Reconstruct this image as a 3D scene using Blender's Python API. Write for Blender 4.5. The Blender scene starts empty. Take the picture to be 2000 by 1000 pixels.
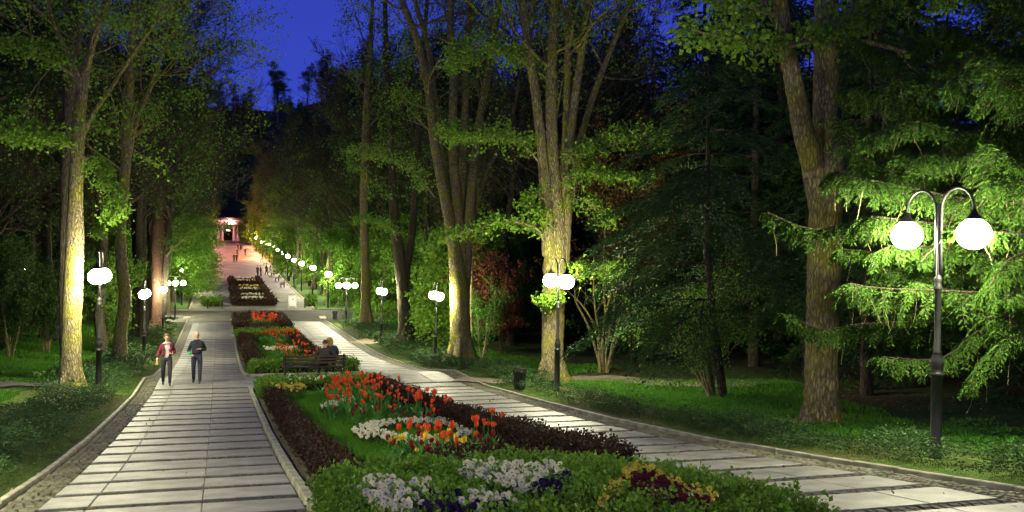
import bpy, bmesh, math, random
import numpy as np
from mathutils import Vector, Matrix

# ---------------------------------------------------------------- camera, sky, exposure
SC = bpy.context.scene
S = 0.88
FPX = 1850.0; ROLL = 0.013; PSI = math.atan(572.0 / FPX)
CAMZ = 6.8 * S
cam_d = bpy.data.cameras.new('camera'); cam = bpy.data.objects.new('camera', cam_d)
SC.collection.objects.link(cam); SC.camera = cam
cam_d.sensor_width = 36.0; cam_d.lens = 36.0 * FPX / 2000.0
cam_d.clip_start = 0.1; cam_d.clip_end = 3000
RM = Matrix.Rotation(-PSI, 4, 'Z') @ Matrix.Rotation(math.pi / 2, 4, 'X') @ Matrix.Rotation(ROLL, 4, 'Z')
cam.matrix_world = Matrix.Translation((0, 0, CAMZ)) @ RM

SKY = 0.5
world = bpy.data.worlds.new('World'); SC.world = world; world.use_nodes = True
wn = world.node_tree.nodes; wl = world.node_tree.links
bg = wn['Background']
# dusk sky: clear deep blue, a little paler towards the horizon
tcw = wn.new('ShaderNodeTexCoord'); sxw = wn.new('ShaderNodeSeparateXYZ'); rw = wn.new('ShaderNodeValToRGB')
wl.new(tcw.outputs['Generated'], sxw.inputs[0]); wl.new(sxw.outputs[2], rw.inputs[0])
rw.color_ramp.elements[0].position = 0.0; rw.color_ramp.elements[0].color = (.06, .105, .78, 1)
rw.color_ramp.elements[1].position = .55; rw.color_ramp.elements[1].color = (.02, .03, .36, 1)
wl.new(rw.outputs[0], bg.inputs[0]); bg.inputs[1].default_value = SKY
SC.view_settings.view_transform = 'Standard'; SC.view_settings.look = 'None'
SC.view_settings.exposure = 0.68; SC.view_settings.gamma = 1.0
SC.view_settings.use_curve_mapping = False
SC.render.engine = 'CYCLES'
SC.cycles.use_light_tree = True
SC.cycles.max_bounces = 4; SC.cycles.diffuse_bounces = 2; SC.cycles.glossy_bounces = 2
SC.cycles.transmission_bounces = 3; SC.cycles.transparent_max_bounces = 4
SC.cycles.caustics_reflective = False; SC.cycles.caustics_refractive = False
SC.cycles.sample_clamp_indirect = 4
SC.cycles.use_denoising = True

LAMP = 310.0                       # emission of the near globes
LAMPC = (1.0, 0.94, 0.62)

COL = SC.collection
rnd = random.Random(7)
PI = math.pi

# ---------------------------------------------------------------- the lie of the land
_PY = np.array([-40, 0, 10, 14, 18.5, 24, 30, 37, 42, 48, 54, 62, 68, 74, 100, 106, 112, 154, 206, 257, 350, 372, 440, 520, 1000]) * S
_PD = np.array([0.6, 2.3, 3.05, 3.5, 3.98, 4.45, 4.85, 5.27, 5.28, 5.95, 6.33, 6.68, 6.75, 6.78, 6.75, 6.5, 6.2, 4.9, 2.5, .6, -3.3, -9, -48, -76, -110]) * S
def gz(Y):
    """height of the promenade at Y"""
    return CAMZ - np.interp(Y, _PY, _PD)
def tz(X, Y):
    """height of the ground anywhere"""
    z = gz(Y)
    X = np.asarray(X, float)
    r = np.clip(X - 24.0, 0, None); l = np.clip(-18.0 - X, 0, None)
    z = z + 0.0 + 16.0 * (1 - np.exp(-(r / 34.0) ** 1.6)) + 10.0 * (1 - np.exp(-(l / 40.0) ** 1.6))
    m = np.clip((np.abs(X - 3.3) - 7.5) / 4.0, 0, 1)
    z = z + m * (0.10 * np.sin(X * .9 + 1.3) * np.cos(Y * .55) + 0.05 * np.sin(X * 2.3 + Y * 1.7))
    return z
def gzf(X, Y): return float(tz(X, Y))
_c, _s = math.cos(PSI), math.sin(PSI)
def at(px, py, d):
    """point seen at photo pixel (px,py) at depth d metres in front of the camera"""
    a = px - 1000; b = py - 500
    u = a * math.cos(ROLL) + b * math.sin(ROLL); v = -a * math.sin(ROLL) + b * math.cos(ROLL)
    xc = u / FPX * d
    return Vector((xc * _c + _s * d, d * _c - xc * _s, CAMZ - v / FPX * d))
def onground(px, py, h=0.0):
    lo = 5.0; d = lo
    while d < 420:
        p = at(px, py, d)
        if p.z < gzf(p.x, p.y) + h: break
        d += 0.05 if d < 60 else .3
    return at(px, py, d)

# ---------------------------------------------------------------- helpers
def tag(o, label=None, cat=None, group=None, kind=None):
    if label: o['label'] = label
    if cat: o['category'] = cat
    if group: o['group'] = group
    if kind: o['kind'] = kind
    return o
def thing(name, label, cat, loc=(0, 0, 0), rz=0.0, group=None):
    o = bpy.data.objects.new(name, None); COL.objects.link(o)
    o.empty_display_size = .2
    o.location = loc; o.rotation_euler = (0, 0, rz)
    return tag(o, label, cat, group)
def link(name, me, parent=None, loc=None, rot=None, scale=None):
    o = bpy.data.objects.new(name, me); COL.objects.link(o)
    if parent is not None: o.parent = parent
    if loc is not None: o.location = loc
    if rot is not None: o.rotation_euler = rot
    if scale is not None: o.scale = scale
    return o
def copy_tree(o, parent=None):
    c = o.copy(); COL.objects.link(c); c.parent = parent
    for ch in list(o.children): copy_tree(ch, c)
    return c

def np_mesh(name, V, F, mat, smooth=False):
    """V (n,3) array, F (m,k) array of equal-sided faces"""
    V = np.ascontiguousarray(V, np.float32); F = np.ascontiguousarray(F, np.int32)
    me = bpy.data.meshes.new(name)
    me.vertices.add(len(V)); me.vertices.foreach_set('co', V.ravel())
    m, k = F.shape
    me.loops.add(m * k); me.loops.foreach_set('vertex_index', F.ravel())
    me.polygons.add(m)
    me.polygons.foreach_set('loop_start', np.arange(0, m * k, k, dtype=np.int32))
    me.polygons.foreach_set('loop_total', np.full(m, k, np.int32))
    me.polygons.foreach_set('use_smooth', np.full(m, smooth, bool))
    me.update(calc_edges=True)
    if mat: me.materials.append(mat)
    return me

class MB:
    def __init__(self): self.v = []; self.f = []
    def box(self, c, s, rz=0.0, taper=1.0):
        i = len(self.v); cx, cy, cz = c; hx, hy, hz = s[0] / 2, s[1] / 2, s[2] / 2
        ca, sa = math.cos(rz), math.sin(rz)
        for z, t in ((-hz, 1.0), (hz, taper)):
            for x, y in ((-hx, -hy), (hx, -hy), (hx, hy), (-hx, hy)):
                x *= t; y *= t
                self.v.append((cx + x * ca - y * sa, cy + x * sa + y * ca, cz + z))
        for q in ((0, 3, 2, 1), (4, 5, 6, 7), (0, 1, 5, 4), (1, 2, 6, 5), (2, 3, 7, 6), (3, 0, 4, 7)):
            self.f.append(tuple(i + k for k in q))
        return self
    def tube(self, pts, rad, n=8, cap=True, wob=0.0, rng=None):
        pts = [Vector(p) for p in pts]
        if len(pts) < 2: return self
        base = len(self.v)
        t0 = (pts[1] - pts[0]).normalized()
        nx = t0.orthogonal().normalized()
        for k, p in enumerate(pts):
            if k == 0: t = pts[1] - pts[0]
            elif k == len(pts) - 1: t = pts[-1] - pts[-2]
            else: t = pts[k + 1] - pts[k - 1]
            if t.length < 1e-9: t = t0.copy()
            t.normalize()
            nx = nx - t * nx.dot(t)
            if nx.length < 1e-6: nx = t.orthogonal()
            nx.normalize(); ny = t.cross(nx)
            r = rad[k] if hasattr(rad, '__len__') else rad
            for j in range(n):
                a = 2 * PI * j / n
                rr = r * (1 + (wob * (rng.random() - .5) if wob else 0))
                q = p + nx * (math.cos(a) * rr) + ny * (math.sin(a) * rr)
                self.v.append((q.x, q.y, q.z))
        for k in range(len(pts) - 1):
            for j in range(n):
                a = base + k * n + j; b = base + k * n + (j + 1) % n
                self.f.append((a, b, b + n, a + n))
        if cap:
            self.f.append(tuple(base + j for j in reversed(range(n))))
            e = base + (len(pts) - 1) * n
            self.f.append(tuple(e + j for j in range(n)))
        return self
    def lathe(self, prof, c=(0, 0, 0), n=16, sq=1.0):
        base = len(self.v)
        for r, z in prof:
            for j in range(n):
                a = 2 * PI * j / n
                self.v.append((c[0] + r * math.cos(a), c[1] + r * math.sin(a) * sq, c[2] + z))
        for k in range(len(prof) - 1):
            for j in range(n):
                a = base + k * n + j; b = base + k * n + (j + 1) % n
                self.f.append((a, b, b + n, a + n))
        self.f.append(tuple(base + j for j in reversed(range(n))))
        e = base + (len(prof) - 1) * n
        self.f.append(tuple(e + j for j in range(n)))
        return self
    def mesh(self, name, mat, smooth=False):
        me = bpy.data.meshes.new(name); me.from_pydata(self.v, [], self.f)
        if smooth: me.polygons.foreach_set('use_smooth', [True] * len(me.polygons))
        if mat: me.materials.append(mat)
        me.update(); return me
    def build(self, name, mat, parent=None, smooth=False, loc=None, rot=None):
        return link(name, self.mesh(name, mat, smooth), parent, loc, rot)

def leaf_arrays(C, size, seed, up=0.3, aspect=.33, tdir=None, tmix=0.0, fold=.12):
    """leaf-shaped quads at the points C"""
    rg = np.random.default_rng(seed); N = len(C)
    size = np.broadcast_to(size, (N,)) * rg.uniform(.65, 1.25, N)
    t = rg.normal(size=(N, 3))
    if tdir is not None: t = t * (1 - tmix) + tdir * tmix * 1.7
    t /= np.linalg.norm(t, axis=1)[:, None] + 1e-9
    n = rg.normal(size=(N, 3)); n[:, 2] += up * 3
    b = np.cross(n, t); b /= np.linalg.norm(b, axis=1)[:, None] + 1e-9
    nn = np.cross(t, b)
    s = size[:, None]
    V = np.empty((N, 4, 3))
    V[:, 0] = C; V[:, 1] = C + t * s * .45 + b * s * aspect + nn * s * fold
    V[:, 2] = C + t * s; V[:, 3] = C + t * s * .45 - b * s * aspect + nn * s * fold
    return V.reshape(-1, 3), np.arange(N * 4).reshape(-1, 4)
def leaf_mesh(name, C, size, mat, seed=1, **kw):
    V, F = leaf_arrays(np.asarray(C), size, seed, **kw)
    return np_mesh(name, V, F, mat)

def in_poly(P, poly):
    x, y = P[:, 0], P[:, 1]; inside = np.zeros(len(P), bool); n = len(poly)
    for i in range(n):
        x1, y1 = poly[i]; x2, y2 = poly[(i + 1) % n]
        c = ((y1 > y) != (y2 > y)) & (x < (x2 - x1) * (y - y1) / (y2 - y1 + 1e-12) + x1)
        inside ^= c
    return inside
def scatter(poly, n, seed):
    rg = np.random.default_rng(seed); poly = [(float(a), float(b)) for a, b in poly]
    xs = [p[0] for p in poly]; ys = [p[1] for p in poly]; out = []; tot = 0
    while tot < n:
        P = np.column_stack((rg.uniform(min(xs), max(xs), n * 2 + 50), rg.uniform(min(ys), max(ys), n * 2 + 50)))
        P = P[in_poly(P, poly)]; out.append(P); tot += len(P)
        if len(P) == 0: break
    return np.vstack(out)[:n]
def area(poly):
    a = 0
    for i in range(len(poly)):
        a += poly[i][0] * poly[(i + 1) % len(poly)][1] - poly[(i + 1) % len(poly)][0] * poly[i][1]
    return abs(a) / 2

# ---------------------------------------------------------------- materials
def mat_base(name):
    m = bpy.data.materials.new(name); m.use_nodes = True
    nt = m.node_tree; return m, nt.nodes, nt.links, nt.nodes['Principled BSDF']
def noise_mat(name, stops, scale=4.0, detail=6, rough=.8, bump=0.0, bscale=None, spec=.3, metallic=0.0, stretch=None, coord='Object', bdist=.02):
    m, n, l, p = mat_base(name)
    tc = n.new('ShaderNodeTexCoord'); mp = n.new('ShaderNodeMapping')
    l.new(tc.outputs[coord], mp.inputs[0])
    if stretch: mp.inputs['Scale'].default_value = stretch
    nz = n.new('ShaderNodeTexNoise'); nz.inputs['Scale'].default_value = scale; nz.inputs['Detail'].default_value = detail
    l.new(mp.outputs[0], nz.inputs[0])
    r = n.new('ShaderNodeValToRGB'); l.new(nz.outputs[0], r.inputs[0])
    cr = r.color_ramp
    lo, hi = .34, .66
    cr.elements[0].position = lo; cr.elements[1].position = hi
    cr.elements[0].color = (*stops[0], 1); cr.elements[1].color = (*stops[-1], 1)
    for k, c in enumerate(stops[1:-1]):
        e = cr.elements.new(lo + (hi - lo) * (k + 1) / (len(stops) - 1)); e.color = (*c, 1)
    l.new(r.outputs[0], p.inputs['Base Color'])
    p.inputs['Roughness'].default_value = rough; p.inputs['Metallic'].default_value = metallic
    p.inputs['Specular IOR Level'].default_value = spec
    if bump:
        nb = n.new('ShaderNodeTexNoise'); nb.inputs['Scale'].default_value = bscale or scale * 4; nb.inputs['Detail'].default_value = 5
        l.new(mp.outputs[0], nb.inputs[0])
        b = n.new('ShaderNodeBump'); b.inputs['Strength'].default_value = bump; b.inputs['Distance'].default_value = bdist
        l.new(nb.outputs[0], b.inputs['Height']); l.new(b.outputs[0], p.inputs['Normal'])
    return m
def leaf_mat(name, c1, c2, trans=.35, rough=.6, spec=.15, c3=None):
    m, n, l, p = mat_base(name)
    g = n.new('ShaderNodeNewGeometry')
    r = n.new('ShaderNodeValToRGB'); l.new(g.outputs['Random Per Island'], r.inputs[0])
    r.color_ramp.elements[0].color = (*c1, 1); r.color_ramp.elements[1].color = (*c2, 1)
    if c3: e = r.color_ramp.elements.new(.9); e.color = (*c2, 1); r.color_ramp.elements[-1].color = (*c3, 1)
    l.new(r.outputs[0], p.inputs['Base Color'])
    p.inputs['Roughness'].default_value = rough; p.inputs['Specular IOR Level'].default_value = spec
    if trans:
        t = n.new('ShaderNodeBsdfTranslucent'); l.new(r.outputs[0], t.inputs[0])
        mx = n.new('ShaderNodeMixShader'); mx.inputs[0].default_value = trans
        l.new(p.outputs[0], mx.inputs[1]); l.new(t.outputs[0], mx.inputs[2])
        l.new(mx.outputs[0], n['Material Output'].inputs['Surface'])
    return m
def bark_mat(name, c1, c2, moss=(.12, .14, .02), mossy=.5, sc=1.0, bump=1.0):
    m, n, l, p = mat_base(name)
    tc = n.new('ShaderNodeTexCoord'); mp = n.new('ShaderNodeMapping'); mp.inputs['Scale'].default_value = (14 * sc, 14 * sc, 4.0 * sc)
    l.new(tc.outputs['Object'], mp.inputs[0])
    nz = n.new('ShaderNodeTexNoise'); nz.inputs['Scale'].default_value = 1.6; nz.inputs['Detail'].default_value = 8; nz.inputs['Roughness'].default_value = .65
    l.new(mp.outputs[0], nz.inputs[0])
    vo = n.new('ShaderNodeTexVoronoi'); vo.feature = 'DISTANCE_TO_EDGE'; vo.inputs['Scale'].default_value = 1.9
    nd = n.new('ShaderNodeMix'); nd.data_type = 'VECTOR'; nd.inputs[0].default_value = .45
    l.new(mp.outputs[0], nd.inputs[4]); l.new(nz.outputs[1], nd.inputs[5]); l.new(nd.outputs[1], vo.inputs[0])
    r = n.new('ShaderNodeValToRGB'); l.new(nz.outputs[0], r.inputs[0])
    r.color_ramp.elements[0].position = .35; r.color_ramp.elements[1].position = .65
    r.color_ramp.elements[0].color = (*c1, 1); r.color_ramp.elements[1].color = (*c2, 1)
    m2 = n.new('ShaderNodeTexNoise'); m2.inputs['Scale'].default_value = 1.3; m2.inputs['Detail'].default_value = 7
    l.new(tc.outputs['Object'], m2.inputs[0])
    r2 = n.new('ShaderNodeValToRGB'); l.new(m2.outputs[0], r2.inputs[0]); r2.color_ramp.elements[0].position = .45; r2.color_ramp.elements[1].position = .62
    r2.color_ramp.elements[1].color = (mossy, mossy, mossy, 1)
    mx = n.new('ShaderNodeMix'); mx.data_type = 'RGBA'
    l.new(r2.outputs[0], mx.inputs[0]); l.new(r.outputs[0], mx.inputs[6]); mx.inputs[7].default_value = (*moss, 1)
    # dark cracks between the plates
    r3 = n.new('ShaderNodeValToRGB'); l.new(vo.outputs['Distance'], r3.inputs[0])
    r3.color_ramp.elements[0].color = (.35, .32, .3, 1); r3.color_ramp.elements[1].position = .22; r3.color_ramp.elements[1].color = (1, 1, 1, 1)
    mu = n.new('ShaderNodeMix'); mu.data_type = 'RGBA'; mu.blend_type = 'MULTIPLY'; mu.inputs[0].default_value = .7
    l.new(mx.outputs[2], mu.inputs[6]); l.new(r3.outputs[0], mu.inputs[7]); l.new(mu.outputs[2], p.inputs['Base Color'])
    ad = n.new('ShaderNodeMath'); ad.operation = 'ADD'; l.new(r3.outputs[0], ad.inputs[0]); l.new(nz.outputs[0], ad.inputs[1])
    b = n.new('ShaderNodeBump'); b.inputs['Strength'].default_value = bump; b.inputs['Distance'].default_value = .05
    l.new(ad.outputs[0], b.inputs['Height']); l.new(b.outputs[0], p.inputs['Normal'])
    p.inputs['Roughness'].default_value = .9; p.inputs['Specular IOR Level'].default_value = .15
    return m
def plain(name, c, rough=.6, metallic=0.0, spec=.4, em=None, es=0.0):
    m, n, l, p = mat_base(name)
    p.inputs['Base Color'].default_value = (*c, 1); p.inputs['Roughness'].default_value = rough
    p.inputs['Metallic'].default_value = metallic; p.inputs['Specular IOR Level'].default_value = spec
    if em: p.inputs['Emission Color'].default_value = (*em, 1); p.inputs['Emission Strength'].default_value = es
    return m
def emit(name, c, s):
    m = bpy.data.materials.new(name); m.use_nodes = True; n = m.node_tree.nodes; n.clear()
    e = n.new('ShaderNodeEmission'); e.inputs[0].default_value = (*c, 1); e.inputs[1].default_value = s
    o = n.new('ShaderNodeOutputMaterial'); m.node_tree.links.new(e.outputs[0], o.inputs[0]); return m

M = {}
M['slab'] = noise_mat('granite_slab', [(.115, .117, .106), (.172, .173, .16), (.23, .23, .212)], scale=2.2, rough=.55, bump=.25, bscale=55, spec=.4)
# speckle and object-to-object tone for the slabs
def slab_tone(m):
    nt = m.node_tree; n, l = nt.nodes, nt.links; p = n['Principled BSDF']
    src = p.inputs['Base Color'].links[0].from_socket
    oi = n.new('ShaderNodeObjectInfo'); mr = n.new('ShaderNodeMapRange'); mr.inputs[3].default_value = .84; mr.inputs[4].default_value = 1.08
    l.new(oi.outputs['Random'], mr.inputs[0])
    sp = n.new('ShaderNodeTexNoise'); sp.inputs['Scale'].default_value = 70; sp.inputs['Detail'].default_value = 2
    tc = n.new('ShaderNodeTexCoord'); l.new(tc.outputs['Object'], sp.inputs[0])
    m2 = n.new('ShaderNodeMapRange'); m2.inputs[1].default_value = .3; m2.inputs[2].default_value = .7; m2.inputs[3].default_value = .7; m2.inputs[4].default_value = 1.25
    l.new(sp.outputs[0], m2.inputs[0])
    mu = n.new('ShaderNodeMath'); mu.operation = 'MULTIPLY'; l.new(mr.outputs[0], mu.inputs[0]); l.new(m2.outputs[0], mu.inputs[1])
    ge = n.new('ShaderNodeNewGeometry'); st = n.new('ShaderNodeTexNoise'); st.inputs['Scale'].default_value = .9; st.inputs['Detail'].default_value = 7; st.inputs['Roughness'].default_value = .65; l.new(ge.outputs['Position'], st.inputs[0])
    m3 = n.new('ShaderNodeMapRange'); m3.inputs[1].default_value = .35; m3.inputs[2].default_value = .65; m3.inputs[3].default_value = .66; m3.inputs[4].default_value = 1.06; l.new(st.outputs[0], m3.inputs[0])
    mu2 = n.new('ShaderNodeMath'); mu2.operation = 'MULTIPLY'; l.new(mu.outputs[0], mu2.inputs[0]); l.new(m3.outputs[0], mu2.inputs[1]); mu = mu2
    vm = n.new('ShaderNodeVectorMath'); vm.operation = 'SCALE'; l.new(src, vm.inputs[0]); l.new(mu.outputs[0], vm.inputs['Scale'])
    l.new(vm.outputs[0], p.inputs['Base Color'])
slab_tone(M['slab'])
M['cobble'] = noise_mat('dark_cobble', [(.008, .008, .006), (.022, .021, .016), (.05, .048, .036)], scale=5, rough=.85, bump=.4, bscale=40)
M['border_cobble'] = noise_mat('border_cobble', [(.045, .047, .028), (.085, .085, .055), (.125, .12, .08)], scale=3, rough=.85, bump=.5, bscale=30)
M['kerb'] = noise_mat('kerb_stone', [(.15, .15, .105), (.22, .215, .155), (.29, .28, .21)], scale=3, rough=.8, bump=.3, bscale=30)
M['bedding'] = noise_mat('mortar_bed', [(.05, .05, .038), (.08, .078, .06)], scale=10, rough=.95)
M['asphalt'] = noise_mat('asphalt', [(.032, .031, .025), (.052, .05, .042), (.07, .067, .056)], scale=1.2, rough=.85, bump=.3, bscale=60)
M['pale_paving'] = noise_mat('pale_paving', [(.13, .125, .095), (.18, .172, .135), (.23, .22, .17)], scale=.6, rough=.8, bump=.2, bscale=20)
M['avenue'] = noise_mat('avenue_paving', [(.13, .12, .115), (.17, .158, .15), (.21, .2, .19)], scale=.35, rough=.75, bump=.2, bscale=12)
M['dirt_path'] = noise_mat('dirt_path', [(.14, .115, .08), (.21, .175, .125), (.26, .22, .16)], scale=2, rough=.95, bump=.4, bscale=30)
M['iron'] = noise_mat('black_iron', [(.006, .007, .007), (.014, .015, .015)], scale=8, rough=.5, spec=.35, bump=.1, bscale=60)
M['globe'] = emit('lamp_globe', LAMPC, LAMP)
M['globe_far'] = emit('lamp_globe_far', (1.0, .88, .62), LAMP * 1.15)
M['globe_pink'] = emit('lamp_globe_pink', (1.0, .36, .30), LAMP * 2.6)
M['globe_orange'] = emit('lamp_globe_orange', (1.0, .42, .13), LAMP * 4.5)
M['spot'] = emit('small_light', (1.0, .97, .9), 90)
M['red_spot'] = emit('small_red_light', (1.0, .2, .05), 25)
M['window_glow'] = emit('window_glow', (1.0, .75, .6), 3.0)
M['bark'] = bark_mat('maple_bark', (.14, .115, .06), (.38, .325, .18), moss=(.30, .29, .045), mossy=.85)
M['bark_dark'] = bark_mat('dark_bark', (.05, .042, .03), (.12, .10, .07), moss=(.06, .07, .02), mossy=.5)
M['bark_red'] = bark_mat('reddish_bark', (.09, .045, .03), (.2, .11, .08), moss=(.1, .08, .03), mossy=.3)
M['twig'] = noise_mat('twig_bark', [(.10, .09, .045), (.19, .165, .08)], scale=6, rough=.9)
M['maple_leaf'] = leaf_mat('maple_leaf', (.10, .22, .018), (.18, .32, .035), trans=.5)
M['leaf_mid'] = leaf_mat('linden_leaf', (.065, .165, .016), (.13, .26, .03), trans=.45)
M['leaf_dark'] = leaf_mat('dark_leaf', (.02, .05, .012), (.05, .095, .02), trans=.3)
M['needle'] = leaf_mat('conifer_needle', (.02, .055, .014), (.045, .10, .022), trans=.2)
M['yew'] = leaf_mat('yew_needle', (.022, .065, .010), (.062, .125, .016), trans=.3, rough=.8, spec=.05)
M['copper'] = leaf_mat('copper_leaf', (.10, .034, .020), (.25, .10, .05), trans=.35)
M['copper_green'] = leaf_mat('bronze_leaf', (.14, .06, .02), (.22, .14, .03), trans=.35)
M['juniper'] = leaf_mat('juniper_leaf', (.022, .055, .018), (.055, .11, .03), trans=.15, c3=(.09, .16, .04))
M['box'] = leaf_mat('box_leaf', (.06, .14, .015), (.13, .25, .03), trans=.35, rough=.6, spec=.12, c3=(.2, .3, .05))
M['barberry'] = leaf_mat('barberry_leaf', (.022, .014, .008), (.055, .030, .018), trans=.2)
M['grass'] = leaf_mat('grass_blade', (.05, .18, .012), (.11, .28, .025), trans=.35)
M['grass_dull'] = leaf_mat('shade_grass', (.04, .085, .012), (.09, .13, .022), trans=.3)
M['herb'] = leaf_mat('herb_leaf', (.04, .16, .02), (.09, .26, .03), trans=.35)
M['twigcore'] = noise_mat('hedge_twigs', [(.012, .014, .006), (.03, .03, .014)], scale=20, rough=1.0)
M['redcore'] = noise_mat('hedge_red_twigs', [(.010, .006, .005), (.024, .014, .010)], scale=20, rough=1.0)
M['lawn'] = noise_mat('lawn', [(.03, .07, .010), (.05, .12, .014), (.07, .15, .02)], scale=1.5, rough=.95, bump=.6, bscale=25, bdist=.05)
M['soil'] = noise_mat('soil', [(.035, .03, .015), (.07, .06, .028), (.11, .095, .045)], scale=7, rough=1.0, bump=.8, bscale=40, bdist=.04)
M['ground'] = None
M['tulip'] = leaf_mat('tulip_petal', (.45, .03, .010), (.78, .12, .03), trans=.35, rough=.45)
M['tulip_dark'] = leaf_mat('dark_tulip_petal', (.12, .006, .01), (.2, .012, .02), trans=.2)
M['tulip_pink'] = leaf_mat('pale_tulip_petal', (.6, .35, .45), (.7, .42, .5), trans=.3)
M['tulip_yellow'] = leaf_mat('yellow_petal', (.75, .55, .03), (.85, .68, .05), trans=.3)
M['tulip_green'] = leaf_mat('tulip_leaf', (.045, .17, .03), (.09, .26, .045), trans=.3, rough=.4)
M['pansy_white'] = leaf_mat('white_petal', (.52, .50, .34), (.70, .68, .50), trans=.25)
M['pansy_yellow'] = leaf_mat('yellow_pansy', (.42, .33, .03), (.6, .5, .07), trans=.25)
M['pansy_violet'] = leaf_mat('violet_pansy', (.010, .005, .03), (.022, .01, .055), trans=.2)
M['pansy_maroon'] = leaf_mat('maroon_pansy', (.04, .004, .008), (.09, .012, .015), trans=.2)
M['pansy_eye'] = plain('pansy_eye', (.02, .01, .03))
M['wood'] = noise_mat('bench_wood', [(.018, .009, .006), (.04, .018, .012)], scale=3, rough=.5, stretch=(1, 12, 12))
M['white_panel'] = noise_mat('white_panel', [(.70, .70, .66), (.8, .8, .76)], scale=3, rough=.5)
M['ink'] = plain('black_print', (.03, .03, .03))
M['skin'] = plain('skin', (.42, .22, .15), rough=.55)
M['pink_plaster'] = noise_mat('pale_plaster', [(.5, .44, .40), (.62, .55, .5)], scale=.6, rough=.8)
M['dark_opening'] = plain('dark_interior', (.02, .012, .012), rough=.9)
M['roof_dark'] = noise_mat('roof_slate', [(.03, .03, .035), (.06, .055, .06)], scale=2, rough=.8)
M['yellow_paint'] = plain('yellow_paint', (.7, .5, .05), rough=.6)
M['white_paint'] = plain('white_paint', (.75, .75, .7), rough=.6)
M['red_brick'] = noise_mat('red_paving', [(.25, .06, .04), (.33, .10, .06)], scale=2, rough=.9)
def ground_mat():
    m, n, l, p = mat_base('park_floor')
    tc = n.new('ShaderNodeTexCoord')
    a = n.new('ShaderNodeTexNoise'); a.inputs['Scale'].default_value = .22; a.inputs['Detail'].default_value = 5
    b = n.new('ShaderNodeTexNoise'); b.inputs['Scale'].default_value = 5; b.inputs['Detail'].default_value = 6
    l.new(tc.outputs['Object'], a.inputs[0]); l.new(tc.outputs['Object'], b.inputs[0])
    r = n.new('ShaderNodeValToRGB'); l.new(b.outputs[0], r.inputs[0])
    r.color_ramp.elements[0].position = .35; r.color_ramp.elements[1].position = .65
    r.color_ramp.elements[0].color = (.03, .06, .01, 1); r.color_ramp.elements[1].color = (.06, .11, .02, 1)
    r2 = n.new('ShaderNodeValToRGB'); l.new(b.outputs[0], r2.inputs[0])
    r2.color_ramp.elements[0].position = .35; r2.color_ramp.elements[1].position = .65
    r2.color_ramp.elements[0].color = (.03, .024, .012, 1); r2.color_ramp.elements[1].color = (.085, .065, .035, 1)
    sx = n.new('ShaderNodeSeparateXYZ'); l.new(tc.outputs['Object'], sx.inputs[0])
    ax = n.new('ShaderNodeMath'); ax.operation = 'SUBTRACT'; l.new(sx.outputs[0], ax.inputs[0]); ax.inputs[1].default_value = 3.3
    ab = n.new('ShaderNodeMath'); ab.operation = 'ABSOLUTE'; l.new(ax.outputs[0], ab.inputs[0])
    mr = n.new('ShaderNodeMapRange'); mr.inputs[1].default_value = 14; mr.inputs[2].default_value = 26; l.new(ab.outputs[0], mr.inputs[0])
    ad = n.new('ShaderNodeMath'); ad.operation = 'ADD'; l.new(mr.outputs[0], ad.inputs[0])
    m3 = n.new('ShaderNodeMapRange'); m3.inputs[1].default_value = .4; m3.inputs[2].default_value = .62; m3.inputs[3].default_value = -.5; m3.inputs[4].default_value = .7
    l.new(a.outputs[0], m3.inputs[0]); l.new(m3.outputs[0], ad.inputs[1]); ad.use_clamp = True
    mx = n.new('ShaderNodeMix'); mx.data_type = 'RGBA'; l.new(ad.outputs[0], mx.inputs[0]); l.new(r.outputs[0], mx.inputs[6]); l.new(r2.outputs[0], mx.inputs[7])
    l.new(mx.outputs[2], p.inputs['Base Color']); p.inputs['Roughness'].default_value = 1; p.inputs['Specular IOR Level'].default_value = .1
    bp = n.new('ShaderNodeBump'); bp.inputs['Strength'].default_value = .8; bp.inputs['Distance'].default_value = .08
    l.new(b.outputs[0], bp.inputs['Height']); l.new(bp.outputs[0], p.inputs['Normal'])
    return m
M['ground'] = ground_mat()

# ---------------------------------------------------------------- layout constants (metres)
XL0, XLS, XB0, XB1, XRS, XR1 = -2.62, -2.03, 1.14, 5.32, 8.5, 9.16     # outer kerb, slab edge, bed kerb ...
Y0 = 6.0; YL1, YL2, YF = 33.2, 36.9, 66.8; YEND = 84.6; YC = 95.5
# ---------------------------------------------------------------- ground sheet
def build_ground():
    xs = np.concatenate([np.arange(-400, -40, 30), np.arange(-40, -14, 2), np.arange(-14, XL0 - .3, .7), [XL0 - .02, XL0, 0, 3.3, 6, XR1, XR1 + .02], np.arange(XR1 + .5, 24, .7), np.arange(24, 70, 2.5), np.arange(72, 460, 30)])
    ys = np.concatenate([np.arange(-40, 0, 8), np.arange(0, 110, 1.0), np.arange(110, 330, 6), np.arange(335, 900, 20)])
    X, Y = np.meshgrid(xs, ys); Z = tz(X, Y)
    cor = (X >= XL0 - .001) & (X <= XR1 + .001) & (Y < 320)
    Z = np.where(cor, gz(Y) - .16, Z - .0)
    V = np.column_stack((X.ravel(), Y.ravel(), Z.ravel()))
    nx = len(xs); ny = len(ys)
    i = (np.arange(ny - 1)[:, None] * nx + np.arange(nx - 1)[None, :]).ravel()
    F = np.column_stack((i, i + 1, i + nx + 1, i + nx))
    o = link('ground', np_mesh('ground', V, F, M['ground'], True))
    tag(o, kind='structure')
build_ground()

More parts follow.
